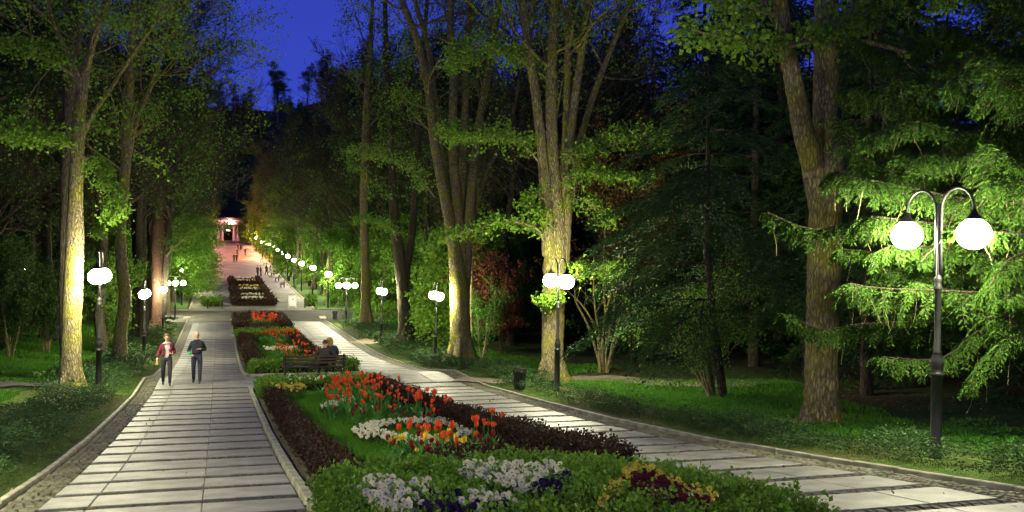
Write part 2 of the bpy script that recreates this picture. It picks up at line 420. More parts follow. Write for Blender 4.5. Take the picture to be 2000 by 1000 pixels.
def sheet(name, x0, x1, y0, y1, mat, dz, kind='structure', step=1.0, thick=None, slope_x=None, parent=None):
    """a strip of paving that follows the slope; x0,x1 may be functions of y"""
    n = max(1, int((y1 - y0) / step)); ys = np.unique(np.concatenate((np.linspace(y0, y1, n + 1), _PY[(_PY > y0) & (_PY < y1)])))
    V = []
    for y in ys:
        a = x0(y) if callable(x0) else x0; b = x1(y) if callable(x1) else x1
        z = float(gz(y)) + dz
        V += [(a, y, z), (b, y, z)]
        if thick: V += [(a, y, z - thick), (b, y, z - thick)]
    F = []; k = 4 if thick else 2
    for i in range(len(ys) - 1):
        j = i * k; F.append((j, j + 1, j + k + 1, j + k))
        if thick: F.append((j, j + k, j + k + 2, j + 2)); F.append((j + 1, j + 3, j + k + 3, j + k + 1))
    if thick: F.append((0, 2, 3, 1)); e = (len(ys) - 1) * k; F.append((e, e + 1, e + 3, e + 2))
    me = bpy.data.meshes.new(name); me.from_pydata(V, [], F); me.materials.append(mat)
    o = link(name, me, parent)
    if parent is None and kind: tag(o, kind=kind)
    return o

# ---------------------------------------------------------------- the two slab paths
def bevel_box(sx, sy, sz, b):
    """slab with chamfered top edge, origin at centre of its top"""
    v = []; hx, hy = sx / 2, sy / 2
    for z, i in ((-sz, 0), (-b, 0), (0, b)):
        v += [(-hx + i, -hy + i, z), (hx - i, -hy + i, z), (hx - i, hy - i, z), (-hx + i, hy - i, z)]
    f = []
    for k in (0, 4):
        for j in range(4):
            f.append((k + j, k + (j + 1) % 4, k + 4 + (j + 1) % 4, k + 4 + j))
    f.append((8, 9, 10, 11))
    return v, f
def slab_mesh(sx, sy):
    v, f = bevel_box(sx, sy, .07, .008)
    me = bpy.data.meshes.new('slab'); me.from_pydata(v, [], f); me.materials.append(M['slab']); return me
cobble_meshes = []
for k in range(4):
    v, f = bevel_box(.105 + .012 * k, .118, .06, .014)
    r = random.Random(k)
    v = [(x + r.uniform(-.006, .006), y + r.uniform(-.006, .006), z) for x, y, z in v]
    me = bpy.data.meshes.new('cobble'); me.from_pydata(v, [], f); me.materials.append(M['cobble']); cobble_meshes.append(me)

def build_path(name, xa, xb, cols, seed):
    rg = random.Random(seed)
    base = sheet(name, xa, xb, Y0, YEND, M['bedding'], -.045, thick=.11)
    gap = .010
    meshes = {}
    strips = []
    y = Y0 + .1; tread = .965; strip = .30
    rows = []
    while y < YEND - .4:
        striped = not (YL1 - .5 < y < YL2 - .7 or y > YF)
        ln = tread if striped else 1.235
        y1 = min(y + ln, YEND - .02)
        rows.append((y, y1, striped))
        y = y1 + (strip if striped else gap)
        if striped: strips.append((y1, y1 + strip))
    for (a, b, st) in rows:
        c = list(cols)
        if rg.random() < .25: c = [c[0]] + [q + .0 for q in c[1:-1]] + [c[-1]]
        for k in range(len(c) - 1):
            w = c[k + 1] - c[k] - gap; h = b - a - (0 if st else 0)
            key = (round(w, 3), round(h, 3))
            if key not in meshes: meshes[key] = slab_mesh(w, h)
            ym = (a + b) / 2; z0 = float(gz(a)); z1 = float(gz(b))
            link('slab', meshes[key], base, ((c[k] + c[k + 1]) / 2, ym, (z0 + z1) / 2 + rg.uniform(-.003, .003)),
                 (math.atan2(z1 - z0, b - a) + rg.uniform(-.002, .002), rg.uniform(-.002, .002), rg.uniform(-.0015, .0015)))
    # cobbles in the strips: the nearest 290 single, the rest joined
    single = 0; V = []; F = []
    for (a, b) in strips:
        if a > 46: break
        x = xa + .06; 
        for r_, yy in enumerate((a + .08, b - .08)):
            x = xa + rg.uniform(.05, .09)
            while x < xb - .05:
                kk = rg.randrange(4); w = .105 + .012 * kk
                z = float(gz(yy)) - .012 + rg.uniform(-.008, .006)
                if single < 290 and a > 8.5:
                    link('cobble', cobble_meshes[kk], base, (x + w / 2, yy + rg.uniform(-.006, .006), z), (rg.uniform(-.05, .05) - .07, rg.uniform(-.05, .05), rg.uniform(-.06, .06))); single += 1
                else:
                    v, f = bevel_box(w, .118, .05, .014); i0 = len(V); rz = rg.uniform(-.06, .06)
                    dx = rg.uniform(-.03, .03)
                    V += [(x + w / 2 + p[0], yy + p[1] + p[0] * rz, z + p[2] + p[0] * dx) for p in v]
                    F += [tuple(i0 + q for q in ff) for ff in f]
                x += w + .012
    me = bpy.data.meshes.new('cobble_courses'); me.from_pydata(V, [], F); me.materials.append(M['cobble'])
    o = link('cobble_course', me, base); o['kind'] = 'stuff'
    ms = MB()
    for (a, b) in strips:
        if a > 46:
            for yy in (a + .08, b - .08): ms.box(((xa + xb) / 2, yy, float(gz(yy)) - .042), (xb - xa - .02, .125, .06))
    ms.build('far_cobble_course', M['cobble'], base)['kind'] = 'stuff'
    return base
build_path('left_path', XLS, XB0 - .14, [XLS, -1.47, -.16, XB0 - .14], 3)
build_path('right_path', XB1 + .14, XRS, [XB1 + .14, 6.5, 7.55, XRS], 4)

def border(name, xa, xb, seed):
    """cobbled edging between slabs and kerb"""
    rg = random.Random(seed); base = sheet(name, xa, xb, Y0, YEND + 4, M['bedding'], -.05, thick=.1)
    V = []; F = []; y = 8.0
    while y < 42:
        x = xa + rg.uniform(.01, .04)
        while x < xb - .08:
            w = rg.uniform(.085, .125); v, f = bevel_box(w, .09, .06, .016); i0 = len(V); rz = rg.uniform(-.1, .1); dx = rg.uniform(-.06, .06)
            z = float(gz(y)) - .006 + rg.uniform(-.01, .008)
            V += [(x + w / 2 + p[0] - p[1] * rz, y + p[1] + p[0] * rz, z + p[2] + p[0] * dx - .07 * p[1]) for p in v]
            F += [tuple(i0 + q for q in ff) for ff in f]
            x += w + .014
        y += .104
    me = bpy.data.meshes.new('cobbles'); me.from_pydata(V, [], F); me.materials.append(M['border_cobble'])
    link('cobble_edging', me, base)['kind'] = 'stuff'
    sheet('far_edging', xa + .005, xb - .005, 42, YEND + 4, M['border_cobble'], -.008, thick=.03, parent=base)['kind'] = 'stuff'
border('left_border', XL0 + .11, XLS - .01, 5)
border('right_border', XRS + .01, XR1 - .11, 6)

def kerb_line(name, x, y0, y1, w=.09, top=.05, L=1.0, depth=.22, seed=1, z=gz):
    rg = random.Random(seed); root = sheet(name, x - w / 2 + .01, x + w / 2 - .01, y0, y1, M['bedding'], top - .08, thick=.12)
    v, f = bevel_box(w, L - .012, depth, .012)
    me = bpy.data.meshes.new('kerb_stone'); me.from_pydata(v, [], f); me.materials.append(M['kerb'])
    y = y0
    while y + L <= y1 + .01:
        z0 = float(gz(y)); z1 = float(gz(y + L))
        link('kerb_stone', me, root, (x + rg.uniform(-.006, .006), y + L / 2, (z0 + z1) / 2 + top + rg.uniform(-.006, .006)), (math.atan2(z1 - z0, L), 0, rg.uniform(-.004, .004)))
        y += L
    return root
kerb_line('left_kerb', XL0 + .055, Y0, YEND + 3, seed=1)
kerb_line('right_kerb', XR1 - .055, Y0, YEND + 3, seed=2)
BEDS = [(Y0, YL1, 'nearest'), (YL2, 69.6, 'second'), (72.2, 86.2, 'third')]
for a, b, nm in BEDS:
    r_ = kerb_line('bed_kerb', XB0 - .065, a, b, top=.09, w=.12, seed=3)
    r_ = kerb_line('bed_kerb', XB1 + .065, a, b, top=.09, w=.12, seed=4)
def cross_kerb(y, x0=XB0, x1=XB1):
    m = MB(); z = float(gz(y)); n = int(x1 - x0)
    root = tag(MB().box(((x0 + x1) / 2, y, z - .06), (x1 - x0 - .02, .09, .12)).build('bed_kerb', M['bedding']), kind='structure')
    L = (x1 - x0) / n
    v, f = bevel_box(L - .012, .12, .22, .012)
    me = bpy.data.meshes.new('kerb_stone'); me.from_pydata(v, [], f); me.materials.append(M['kerb'])
    for i in range(n): link('kerb_stone', me, root, (x0 + L * (i + .5), y, z + .085))
for y in (YL1 + .0, YL2 - .0, 69.6, 72.2, 86.2): cross_kerb(y)
# landings between the beds
def landing(name, y0, y1):
    base = sheet(name, XB0 - .14, XB1 + .14, y0, y1, M['bedding'], -.05, thick=.1)
    ny = max(1, round((y1 - y0) / 1.2)); L = (y1 - y0) / ny; nx = 4; W = (XB1 - XB0 + .28) / nx
    me = slab_mesh(W - .01, L - .01)
    for i in range(ny):
        for j in range(nx):
            ym = y0 + L * (i + .5); za = float(gz(ym - L / 2)); zb = float(gz(ym + L / 2))
            link('slab', me, base, (XB0 - .14 + W * (j + .5), ym, (za + zb) / 2), (math.atan2(zb - za, L), 0, 0))
landing('bed_landing', YL1 + .07, YL2 - .07)
landing('bed_landing', 69.67, 72.13)
# plaza crossing, avenue beyond
sheet('cross_road', lambda y: -40, lambda y: 50, YEND + .02, YC, M['asphalt'], .012, step=1.5, thick=.15)
sheet('plaza', -2.5, 9.2, YC + .02, 118, M['pale_paving'], .014, step=2, thick=.2)
sheet('plaza_edge_kerb', -40, XL0 + .1, YC - .02, YC + .2, M['kerb'], .10, thick=.2)
sheet('plaza_edge_kerb', XR1 + .3, 50, YC - .02, YC + .2, M['kerb'], .10, thick=.2)
sheet('plaza_threshold', -2.5, 9.4, YC - .25, YC + .0, M['kerb'], .022, thick=.1)
sheet('avenue', -2.9, 9.0, 118.02, 306, M['avenue'], .016, step=4, thick=.2)
sheet('avenue_kerb', -2.72, -2.52, YC + .2, 300, M['kerb'], .10, step=4, thick=.2)
sheet('avenue_kerb', 9.02, 9.22, YC + .2, 300, M['kerb'], .10, step=4, thick=.2)
# striped blocks where the kerbs end
for sx in (XL0 + .0, XR1 + .0):
    for k in range(3):
        y = YEND + 3.2 + k * .5
        o = MB().box((sx, y, float(gz(y)) + .06), (.55, .22, .14)).build('kerb_end_block', M['yellow_paint'] if k == 1 else M['white_paint'])
        tag(o, '%s painted kerb block, number %s of three at the %s end of the path kerb' % ('yellow' if k == 1 else 'white', ('first', 'middle', 'farthest')[k], 'left' if sx < 0 else 'right'), 'kerb block')
# side paths
def poly_sheet(name, pts, mat, dz=.03, step=None):
    """a strip that follows the ground: pts = list of (xl,yl,xr,yr) cross pairs"""
    V = []; F = []; m = 5
    for (a, b, c, d) in pts:
        for k in range(m):
            t = k / (m - 1); x = a + (c - a) * t; y = b + (d - b) * t
            V.append((x, y, gzf(x, y) + dz))
    for i in range(len(pts) - 1):
        for k in range(m - 1):
            j = i * m + k; F.append((j, j + 1, j + m + 1, j + m))
    me = bpy.data.meshes.new(name); me.from_pydata(V, [], F); me.materials.append(mat)
    tag(link(name, me), kind='structure')
def strip_path(name, pix, w, mat, dz=.035):
    P = [onground(*p) for p in pix]; pts = []
    for k in range(len(P) - 1):
        n = 14
        for j in range(n + (k == len(P) - 2)):
            p = P[k].lerp(P[k + 1], j / n); d = (P[k + 1] - P[k]); d.z = 0; d.normalize()
            ww = w * (1 + .12 * math.sin(j * 1.3 + k))
            pts.append((p.x - d.y * ww / 2, p.y + d.x * ww / 2, p.x + d.y * ww / 2, p.y - d.x * ww / 2))
    poly_sheet(name, pts, mat, dz)
strip_path('dirt_path', [(1105, 744), (1300, 746), (1440, 748), (1570, 752)], 1.9, M['dirt_path'])
strip_path('grey_path', [(-60, 757), (110, 752)], 1.6, M['pale_paving'])
strip_path('red_path', [(130, 663), (262, 661)], 3.0, M['red_brick'])
strip_path('garden_path', [(745, 663), (700, 672)], 2.0, M['dirt_path'])
strip_path('trodden_path', [(895, 741), (1000, 748)], 1.2, M['dirt_path'])

# ---------------------------------------------------------------- trees
def catmull(P, n=5):
    P = [Vector(p) for p in P]; P = [P[0] * 2 - P[1]] + P + [P[-1] * 2 - P[-2]]; out = []
    for i in range(1, len(P) - 2):
        a, b, c, d = P[i - 1], P[i], P[i + 1], P[i + 2]
        for k in range(n):
            t = k / n
            out.append(.5 * ((2 * b) + (c - a) * t + (2 * a - 5 * b + 4 * c - d) * t * t + (3 * b - a - 3 * c + d) * t ** 3))
    out.append(P[-2]); return out
def randdir(rg):
    while True:
        v = Vector((rg.uniform(-1, 1), rg.uniform(-1, 1), rg.uniform(-1, 1)))
        if .05 < v.length < 1: return v.normalized()
MINR = [.006]
def branch(mb, tips, p, d, L, r, lvl, maxl, rg, up=.08, spread=.9, kids=(3, 5), wand=.22, leafy=1):
    n = max(3, min(7, int(L / .5))); pts = [p.copy()]; rad = [r]; q = p.copy(); d = d.normalized()
    for k in range(n):
        d = (d + randdir(rg) * wand + Vector((0, 0, up))).normalized()
        q = q + d * (L / n); pts.append(q.copy()); rad.append(max(MINR[0], r * (1 - .75 * (k + 1) / n)))
    mb.tube(pts, rad, (7, 6, 4, 3, 3)[min(lvl, 4)], cap=False)
    if lvl < maxl:
        for _ in range(rg.randint(*kids)):
            t = rg.uniform(.25, 1.0); i = min(n, max(1, int(t * n))); a = (pts[i] - pts[i - 1]).normalized()
            dd = (a + randdir(rg) * spread).normalized()
            branch(mb, tips, pts[i], dd, L * rg.uniform(.42, .68), max(.008, rad[i] * .6), lvl + 1, maxl, rg, up, spread, kids, wand)
    if lvl >= maxl - 1:
        for k in range(1, len(pts)): tips.append(tuple(pts[k]))
def cluster(tips, n, rad, seed, drop=.0, frac=1.0):
    rg = np.random.default_rng(seed); T = np.array(tips)
    if frac < 1: T = T[rg.random(len(T)) < frac]
    if len(T) == 0: T = np.array(tips[:1])
    C = np.repeat(T, n, axis=0) + rg.normal(size=(len(T) * n, 3)) * np.array([rad, rad, rad * .6]) + np.array([0, 0, -drop])
    return C

def limb(mb, P, radii, n=5, sides=10, rg=None, flare=False, wob=.08):
    pts = catmull(P, n); m = len(pts); ks = np.linspace(0, len(radii) - 1, m)
    rad = [float(np.interp(k, range(len(radii)), radii)) for k in ks]
    mb.tube(pts, rad, sides, cap=False, wob=wob, rng=rg)
    return pts, rad
def hero_tree(name, label, base, limbs, twigs, seed, bark='bark', leafmat='maple_leaf', leafn=6, leafs=.13, lrad=.3, frac=.5, group=None, maxl=2, tl=2.6, flare=1.5, extra_tips=None, up=.06, wand=.22, trunk_h=None):
    """limbs: list of (points, radii, number of side branches, part of the limb where they start, length factor)"""
    rg = random.Random(seed); t = thing(name, label, 'tree', base, 0, group); B = Vector(base)
    mb = MB(); tips = []; tb = MB()
    for i, L in enumerate(limbs):
        P, R = L[0], L[1]; nb = L[2] if len(L) > 2 else 6; st = L[3] if len(L) > 3 else .45; lf = L[4] if len(L) > 4 else 1.0
        P = [Vector(p) - B for p in P]
        pts, rad = limb(mb, P, [q * .9 for q in R], 10 if i == 0 else 8, 22 if i == 0 else 14, rg, wob=.12)
        for _ in range(nb):
            k = rg.randint(int(len(pts) * st), len(pts) - 1); a = (pts[k] - pts[k - 1]).normalized()
            d = (a * .6 + randdir(rg)).normalized()
            branch(tb, tips, pts[k], d, tl * lf * rg.uniform(.6, 1.3), max(.02, min(.07, rad[k] * .4)), 1, maxl + 1, rg, up=up, wand=wand)
    if flare:   # root buttresses
        P0 = Vector(limbs[0][0][0]) - B; r0 = limbs[0][1][0]
        for k in range(6):
            a = k * PI / 3 + rg.uniform(-.3, .3)
            e = P0 + Vector((math.cos(a), math.sin(a), 0)) * r0 * rg.uniform(1.25, 1.7)
            mb.tube([P0 + Vector((math.cos(a) * r0 * .45, math.sin(a) * r0 * .45, r0 * 1.9)), P0 + Vector((math.cos(a) * r0 * .85, math.sin(a) * r0 * .85, r0 * .5)), e + Vector((0, 0, -.12))], [r0 * .3, r0 * .36, r0 * .15], 8, cap=False, wob=.1, rng=rg)
    mb.build('trunk', M[bark], t, True)
    tb.build('branches', M[bark], t, True)
    for P, R, nl, rr in twigs:
        w = MB(); P = [Vector(p) - B for p in P]; pts, rad = limb(w, P, R, 6, 6, rg)
        tp = []
        for k in range(2, len(pts)):
            for _ in range(nl):
                d = ((pts[k] - pts[k - 1]).normalized() * .6 + randdir(rg) * Vector((1, 1, .55))).normalized()
                ln = rr * rg.uniform(.5, 1.1) * (1.1 - .5 * k / len(pts))
                q = pts[k] + d * ln; mid = pts[k].lerp(q, .5) + Vector((0, 0, .08 * ln))
                w.tube([pts[k], mid, q], [.012, .009, .005], 3, cap=False)
                tp += [tuple(mid), tuple(q), tuple(q)]
        w.build('bough', M['twig'], t, True)
        C = cluster(tp, 7, .17, seed + 77, frac=.75)
        link('bough_leaves', leaf_mesh('bough_leaves', C, .125, M[leafmat], seed + 5, up=.25, aspect=.42), t)
    if tips:
        C = cluster(tips, leafn, lrad, seed + 1, frac=frac)
        link('crown', leaf_mesh('crown', C, leafs, M[leafmat], seed + 2, up=.15, aspect=.38), t)
    return t
def A(pts, d, dd=None):
    return [at(x, y, d + (dd[i] if dd else 0)) for i, (x, y) in enumerate(pts)]
def base_of(px, py):
    p = onground(px, py); p.z = gzf(p.x, p.y) - .05; return p
def dof(p): return p.y * _c + p.x * _s

# T1: big fork-trunked tree behind the right-hand lamp
b = base_of(1603, 832); d = dof(b); k = d / FPX
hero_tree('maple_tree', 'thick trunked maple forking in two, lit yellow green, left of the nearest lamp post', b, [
    ([b, at(1604, 700, d), at(1608, 560, d), at(1612, 430, d), at(1616, 300, d), at(1614, 150, d + .2), at(1614, 0, d + .3), at(1610, -200, d + .5), at(1600, -500, d + .6), at(1580, -800, d)], [38 * k, 34 * k, 34 * k, 35 * k, 33 * k, 27 * k, 26 * k, 24 * k, 16 * k, 6 * k], 12, .6, 1.3),
    (A([(1606, 440), (1590, 330), (1566, 240), (1548, 150), (1530, 60), (1518, -40), (1500, -220), (1440, -500)], d, [0, -.15, -.3, -.4, -.4, -.4, -.2, 0]), [24 * k, 26 * k, 22 * k, 19 * k, 17 * k, 15 * k, 12 * k, 5 * k], 8, .55, 1.2),
    ], [
    (A([(1548, 95), (1500, 92), (1450, 75), (1400, 70), (1360, 60)], d - 1, [.6, .3, 0, -.3, -.6]), [.045, .035, .025, .018, .012], 2, .7),
    (A([(1540, 92), (1590, 80), (1640, 62), (1690, 30), (1740, -20)], d - 1), [.05, .04, .032, .025, .015], 2, .7),
    (A([(1530, 30), (1470, 20), (1420, -10), (1370, -30)], d - .5), [.045, .035, .02, .012], 3, .8)], 11, tl=3.4)

# T2: many stemmed tree behind the second lamp
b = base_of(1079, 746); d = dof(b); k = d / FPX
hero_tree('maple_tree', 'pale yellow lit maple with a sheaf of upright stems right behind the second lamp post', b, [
    ([b, at(1079, 690, d), at(1081, 600, d), at(1084, 520, d), at(1086, 430, d), at(1081, 330, d), at(1076, 200, d), at(1080, 60, d), at(1084, -120, d), at(1090, -420, d)], [28 * k, 24 * k, 24 * k, 26 * k, 22 * k, 13 * k, 12 * k, 11 * k, 9 * k, 4 * k], 8, .6),
    (A([(1074, 500), (1068, 420), (1060, 310), (1048, 200), (1034, 100), (1020, 0), (1000, -160), (960, -420)], d - .25), [17 * k, 15 * k, 11 * k, 10 * k, 10 * k, 9 * k, 7 * k, 3 * k], 8, .5),
    (A([(1098, 520), (1104, 420), (1108, 320), (1122, 200), (1138, 90), (1150, -20), (1170, -200), (1200, -460)], d + .1), [17 * k, 14 * k, 11 * k, 9 * k, 8 * k, 7 * k, 5 * k, 3 * k], 8, .5),
    (A([(1100, 460), (1115, 380), (1135, 270), (1165, 170), (1200, 80), (1240, -20), (1290, -180)], d + .4), [13 * k, 10 * k, 8 * k, 7 * k, 6 * k, 5 * k, 2 * k], 7, .5),
    (A([(1094, 430), (1104, 300), (1108, 180), (1110, 60), (1118, -100), (1130, -380)], d + .7), [12 * k, 9 * k, 8 * k, 7 * k, 6 * k, 3 * k], 6, .5),
    ], [
    (A([(1066, 478), (1050, 448), (1020, 436), (985, 432), (950, 440), (905, 455), (870, 462)], d - .8, [.5, .2, 0, -.3, -.5, -.6, -.7]), [.06, .05, .042, .035, .03, .02, .01], 2, .55),
    (A([(1052, 315), (1025, 285), (990, 268), (950, 265), (905, 268), (870, 262)], d - .8, [.5, .2, 0, -.3, -.5, -.7]), [.05, .04, .03, .025, .018, .01], 3, .8),
    (A([(1098, 300), (1140, 300), (1190, 285), (1240, 262), (1300, 268)], d - .8, [.6, .2, 0, -.4, -.8]), [.05, .04, .03, .02, .01], 4, .8),
    (A([(1100, 345), (1140, 338), (1190, 342), (1250, 352)], d - .8, [.6, .2, -.2, -.6]), [.045, .035, .025, .012], 4, .7),
    (A([(1102, 385), (1140, 392), (1170, 410), (1190, 430)], d - .8, [.6, .2, -.2, -.6]), [.04, .03, .02, .012], 2, .6),
    (A([(1050, 150), (1010, 110), (960, 95), (910, 90), (890, 120)], d - .8, [.6, .2, 0, -.2, -.4]), [.04, .035, .028, .02, .01], 4, .9),
    (A([(1064, 390), (1040, 380), (1030, 400), (1060, 420)], d - .8), [.03, .02, .015, .01], 2, .4),
    (A([(1112, 560), (1140, 530), (1180, 535), (1205, 520)], d - 1.3), [.02, .018, .014, .01], 3, .55),
    (A([(1095, 585), (1085, 580), (1070, 590), (1060, 585)], d - 1.3), [.01, .01, .008, .006], 2, .3)], 12, tl=3.2)

# T3: sheaf of stems in the middle
b = base_of(901, 706); d = dof(b); k = d / FPX
hero_tree('maple_tree', 'maple with a fluted trunk splitting into several tall stems behind the third lamp post', b, [
    ([b, at(899, 640, d), at(897, 570, d), at(890, 500, d), at(876, 420, d), at(860, 340, d), at(846, 260, d), at(838, 180, d), at(815, 80, d), at(780, -20, d), at(760, -150, d)], [27 * k, 22 * k, 21 * k, 16 * k, 12 * k, 11 * k, 10 * k, 9 * k, 8 * k, 6 * k, 3 * k], 8, .6),
    (A([(905, 600), (903, 500), (893, 400), (884, 280), (886, 160), (880, 40), (878, -120), (870, -300)], d + .2), [15 * k, 13 * k, 11 * k, 10 * k, 9 * k, 8 * k, 6 * k, 3 * k], 8, .5),
    (A([(908, 560), (914, 460), (924, 340), (938, 230), (955, 130), (972, 20), (990, -120)], d + .3), [13 * k, 12 * k, 10 * k, 9 * k, 8 * k, 7 * k, 3 * k], 7, .5),
    (A([(900, 500), (902, 380), (908, 240), (912, 100), (920, -20), (930, -200)], d + .8), [12 * k, 9 * k, 8 * k, 7 * k, 6 * k, 3 * k], 6, .5),
    (A([(872, 400), (862, 300), (850, 190), (836, 90), (810, 0), (790, -100)], d + .6), [8 * k, 7 * k, 6 * k, 6 * k, 5 * k, 3 * k], 6, .5),
    (A([(926, 420), (950, 340), (975, 290), (1000, 230), (1020, 120), (1040, 0)], d + 1), [6 * k, 5 * k, 4 * k, 4 * k, 3 * k, 2 * k], 5, .5),
    ], [
    (A([(850, 385), (820, 350), (780, 320), (740, 300), (690, 296)], d - 1), [.05, .04, .03, .025, .015], 3, 1.0),
    ], 13, tl=3.6, leafs=.125)
# slim sapling pole beside it
b = base_of(921, 700); d = dof(b)
hero_tree('young_tree', 'slim pale pole of a young tree just right of the fluted maple trunk', b, [([b, at(920, 600, d), at(921, 520, d), at(926, 430, d), at(940, 330, d)], [.09, .08, .07, .05, .02], 5, .5, .5)], [], 14, leafs=.14, leafn=5, flare=0, tl=1.6)
# T4 dark leaning tree
b = base_of(794, 672); d = dof(b); k = d / FPX
hero_tree('maple_tree', 'dark trunked tree with a leaning double trunk between the third and fourth lamp posts', b, [
    ([b, at(790, 620, d), at(786, 560, d), at(779, 490, d), at(770, 420, d), at(766, 340, d), at(762, 250, d), at(756, 150, d), at(752, 20, d), at(750, -150, d)], [19 * k, 14 * k, 13 * k, 13 * k, 10 * k, 8 * k, 7 * k, 6 * k, 5 * k, 2 * k], 10, .45),
    (A([(786, 580), (798, 500), (808, 420), (812, 320), (822, 200), (830, 60), (840, -80)], d + .5), [10 * k, 9 * k, 8 * k, 8 * k, 6 * k, 5 * k, 2 * k], 8, .4),
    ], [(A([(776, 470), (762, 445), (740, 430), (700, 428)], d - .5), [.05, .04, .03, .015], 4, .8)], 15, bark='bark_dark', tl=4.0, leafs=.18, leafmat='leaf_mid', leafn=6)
# T5
b = base_of(715, 640); d = dof(b); k = d / FPX
hero_tree('maple_tree', 'straight grey trunked tree behind the hedge between the fourth and fifth lamp posts', b, [
    ([b, at(714, 580, d), at(713, 500, d), at(711, 400, d), at(713, 300, d), at(716, 200, d), at(724, 80, d), at(730, -60, d)], [15 * k, 10 * k, 9 * k, 9 * k, 8 * k, 7 * k, 5 * k, 2 * k], 14, .4)], [], 16, bark='bark', tl=4.5, leafs=.2, leafmat='leaf_mid')

# L1
b = base_of(139, 762); d = dof(b); k = d / FPX
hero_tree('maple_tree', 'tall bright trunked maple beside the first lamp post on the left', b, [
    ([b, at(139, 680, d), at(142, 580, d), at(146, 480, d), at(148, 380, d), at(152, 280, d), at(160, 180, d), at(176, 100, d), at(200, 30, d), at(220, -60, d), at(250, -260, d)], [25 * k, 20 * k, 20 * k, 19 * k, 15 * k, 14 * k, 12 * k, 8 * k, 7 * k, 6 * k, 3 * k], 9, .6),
    (A([(158, 180), (146, 130), (120, 80), (100, 30), (90, -60)], d - .2), [8 * k, 6 * k, 5 * k, 4 * k, 3 * k], 7, .3),
    (A([(158, 160), (150, 120), (158, 40), (165, -80), (160, -240)], d + .2), [7 * k, 5 * k, 5 * k, 4 * k, 2 * k], 7, .3),
    (A([(160, 270), (180, 225), (215, 175), (250, 120), (300, 50), (350, -10)], d + .2), [6 * k, 5 * k, 4.5 * k, 4 * k, 3 * k, 1.5 * k], 8, .3),
    ], [
    (A([(152, 155), (120, 130), (80, 110), (40, 95), (10, 85)], d - .5, [.4, .1, 0, -.2, -.4]), [.05, .04, .03, .02, .01], 2, .7),
    (A([(145, 290), (110, 278), (70, 265), (30, 262), (0, 255)], d - .5, [.4, .1, 0, -.2, -.4]), [.04, .035, .03, .02, .01], 4, .8),
    (A([(158, 300), (190, 330), (215, 370), (225, 420)], d - .5), [.03, .025, .02, .01], 3, .6)], 21, tl=3.0)
b = base_of(126, 750); b.y += 1.0; b.z = gzf(b.x, b.y) - .05; d = dof(b); k = d / FPX
hero_tree('maple_tree', 'dark trunk standing in the shade right behind the first left maple', b, [
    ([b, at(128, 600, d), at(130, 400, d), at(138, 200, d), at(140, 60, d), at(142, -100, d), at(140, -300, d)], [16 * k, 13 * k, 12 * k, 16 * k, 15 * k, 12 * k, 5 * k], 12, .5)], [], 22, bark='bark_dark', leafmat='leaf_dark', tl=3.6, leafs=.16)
# L2
b = base_of(234, 712); d = dof(b); k = d / FPX
hero_tree('maple_tree', 'crooked grey trunked tree between the first and second left lamp posts', b, [
    ([b, at(236, 650, d), at(244, 580, d), at(238, 520, d), at(236, 440, d), at(244, 340, d), at(250, 220, d), at(258, 100, d), at(262, -20, d), at(270, -200, d)], [17 * k, 13 * k, 13 * k, 12 * k, 11 * k, 11 * k, 10 * k, 8 * k, 7 * k, 3 * k], 12, .5),
    (A([(246, 330), (265, 240), (290, 180), (320, 100), (360, 20), (400, -80)], d + .3), [7 * k, 6 * k, 5 * k, 4 * k, 3 * k, 2 * k], 12, .3)],
    [(A([(240, 470), (225, 450), (205, 440), (190, 460)], d - .7), [.04, .03, .02, .01], 3, .6)], 23, tl=4.4, leafs=.16, leafn=5, frac=.55)
b = base_of(272, 666); d = dof(b); k = d / FPX
hero_tree('maple_tree', 'dark straight trunk behind the second left lamp post', b, [
    ([b, at(272, 600, d), at(273, 480, d), at(277, 340, d), at(285, 200, d), at(290, 60, d), at(295, -80, d)], [17 * k, 14 * k, 13 * k, 12 * k, 10 * k, 8 * k, 4 * k], 14, .4),
    (A([(270, 560), (262, 420), (255, 300), (250, 180)], d + .4), [8 * k, 8 * k, 6 * k, 3 * k], 8, .4)], [], 24, bark='bark_dark', tl=5.0, leafs=.18, leafmat='leaf_mid', leafn=5, frac=.5)
b = base_of(305, 650); d = dof(b); k = d / FPX
hero_tree('maple_tree', 'reddish brown trunk leaning right beside the third left lamp post', b, [
    ([b, at(306, 600, d), at(306, 520, d), at(308, 440, d), at(312, 340, d), at(318, 220, d), at(330, 100, d), at(345, -20, d)], [15 * k, 12 * k, 12 * k, 12 * k, 10 * k, 8 * k, 6 * k, 3 * k], 14, .4),
    (A([(312, 540), (320, 460), (334, 380), (348, 280), (360, 180), (385, 80)], d + .4), [8 * k, 8 * k, 7 * k, 5 * k, 4 * k, 2 * k], 12, .4)],
    [(A([(325, 500), (345, 478), (375, 455), (400, 446), (440, 440)], d - .5), [.09, .07, .05, .035, .02], 5, 1.3)], 25, bark='bark_red', tl=5.0, leafs=.2, leafmat='leaf_mid', leafn=6, frac=.6)

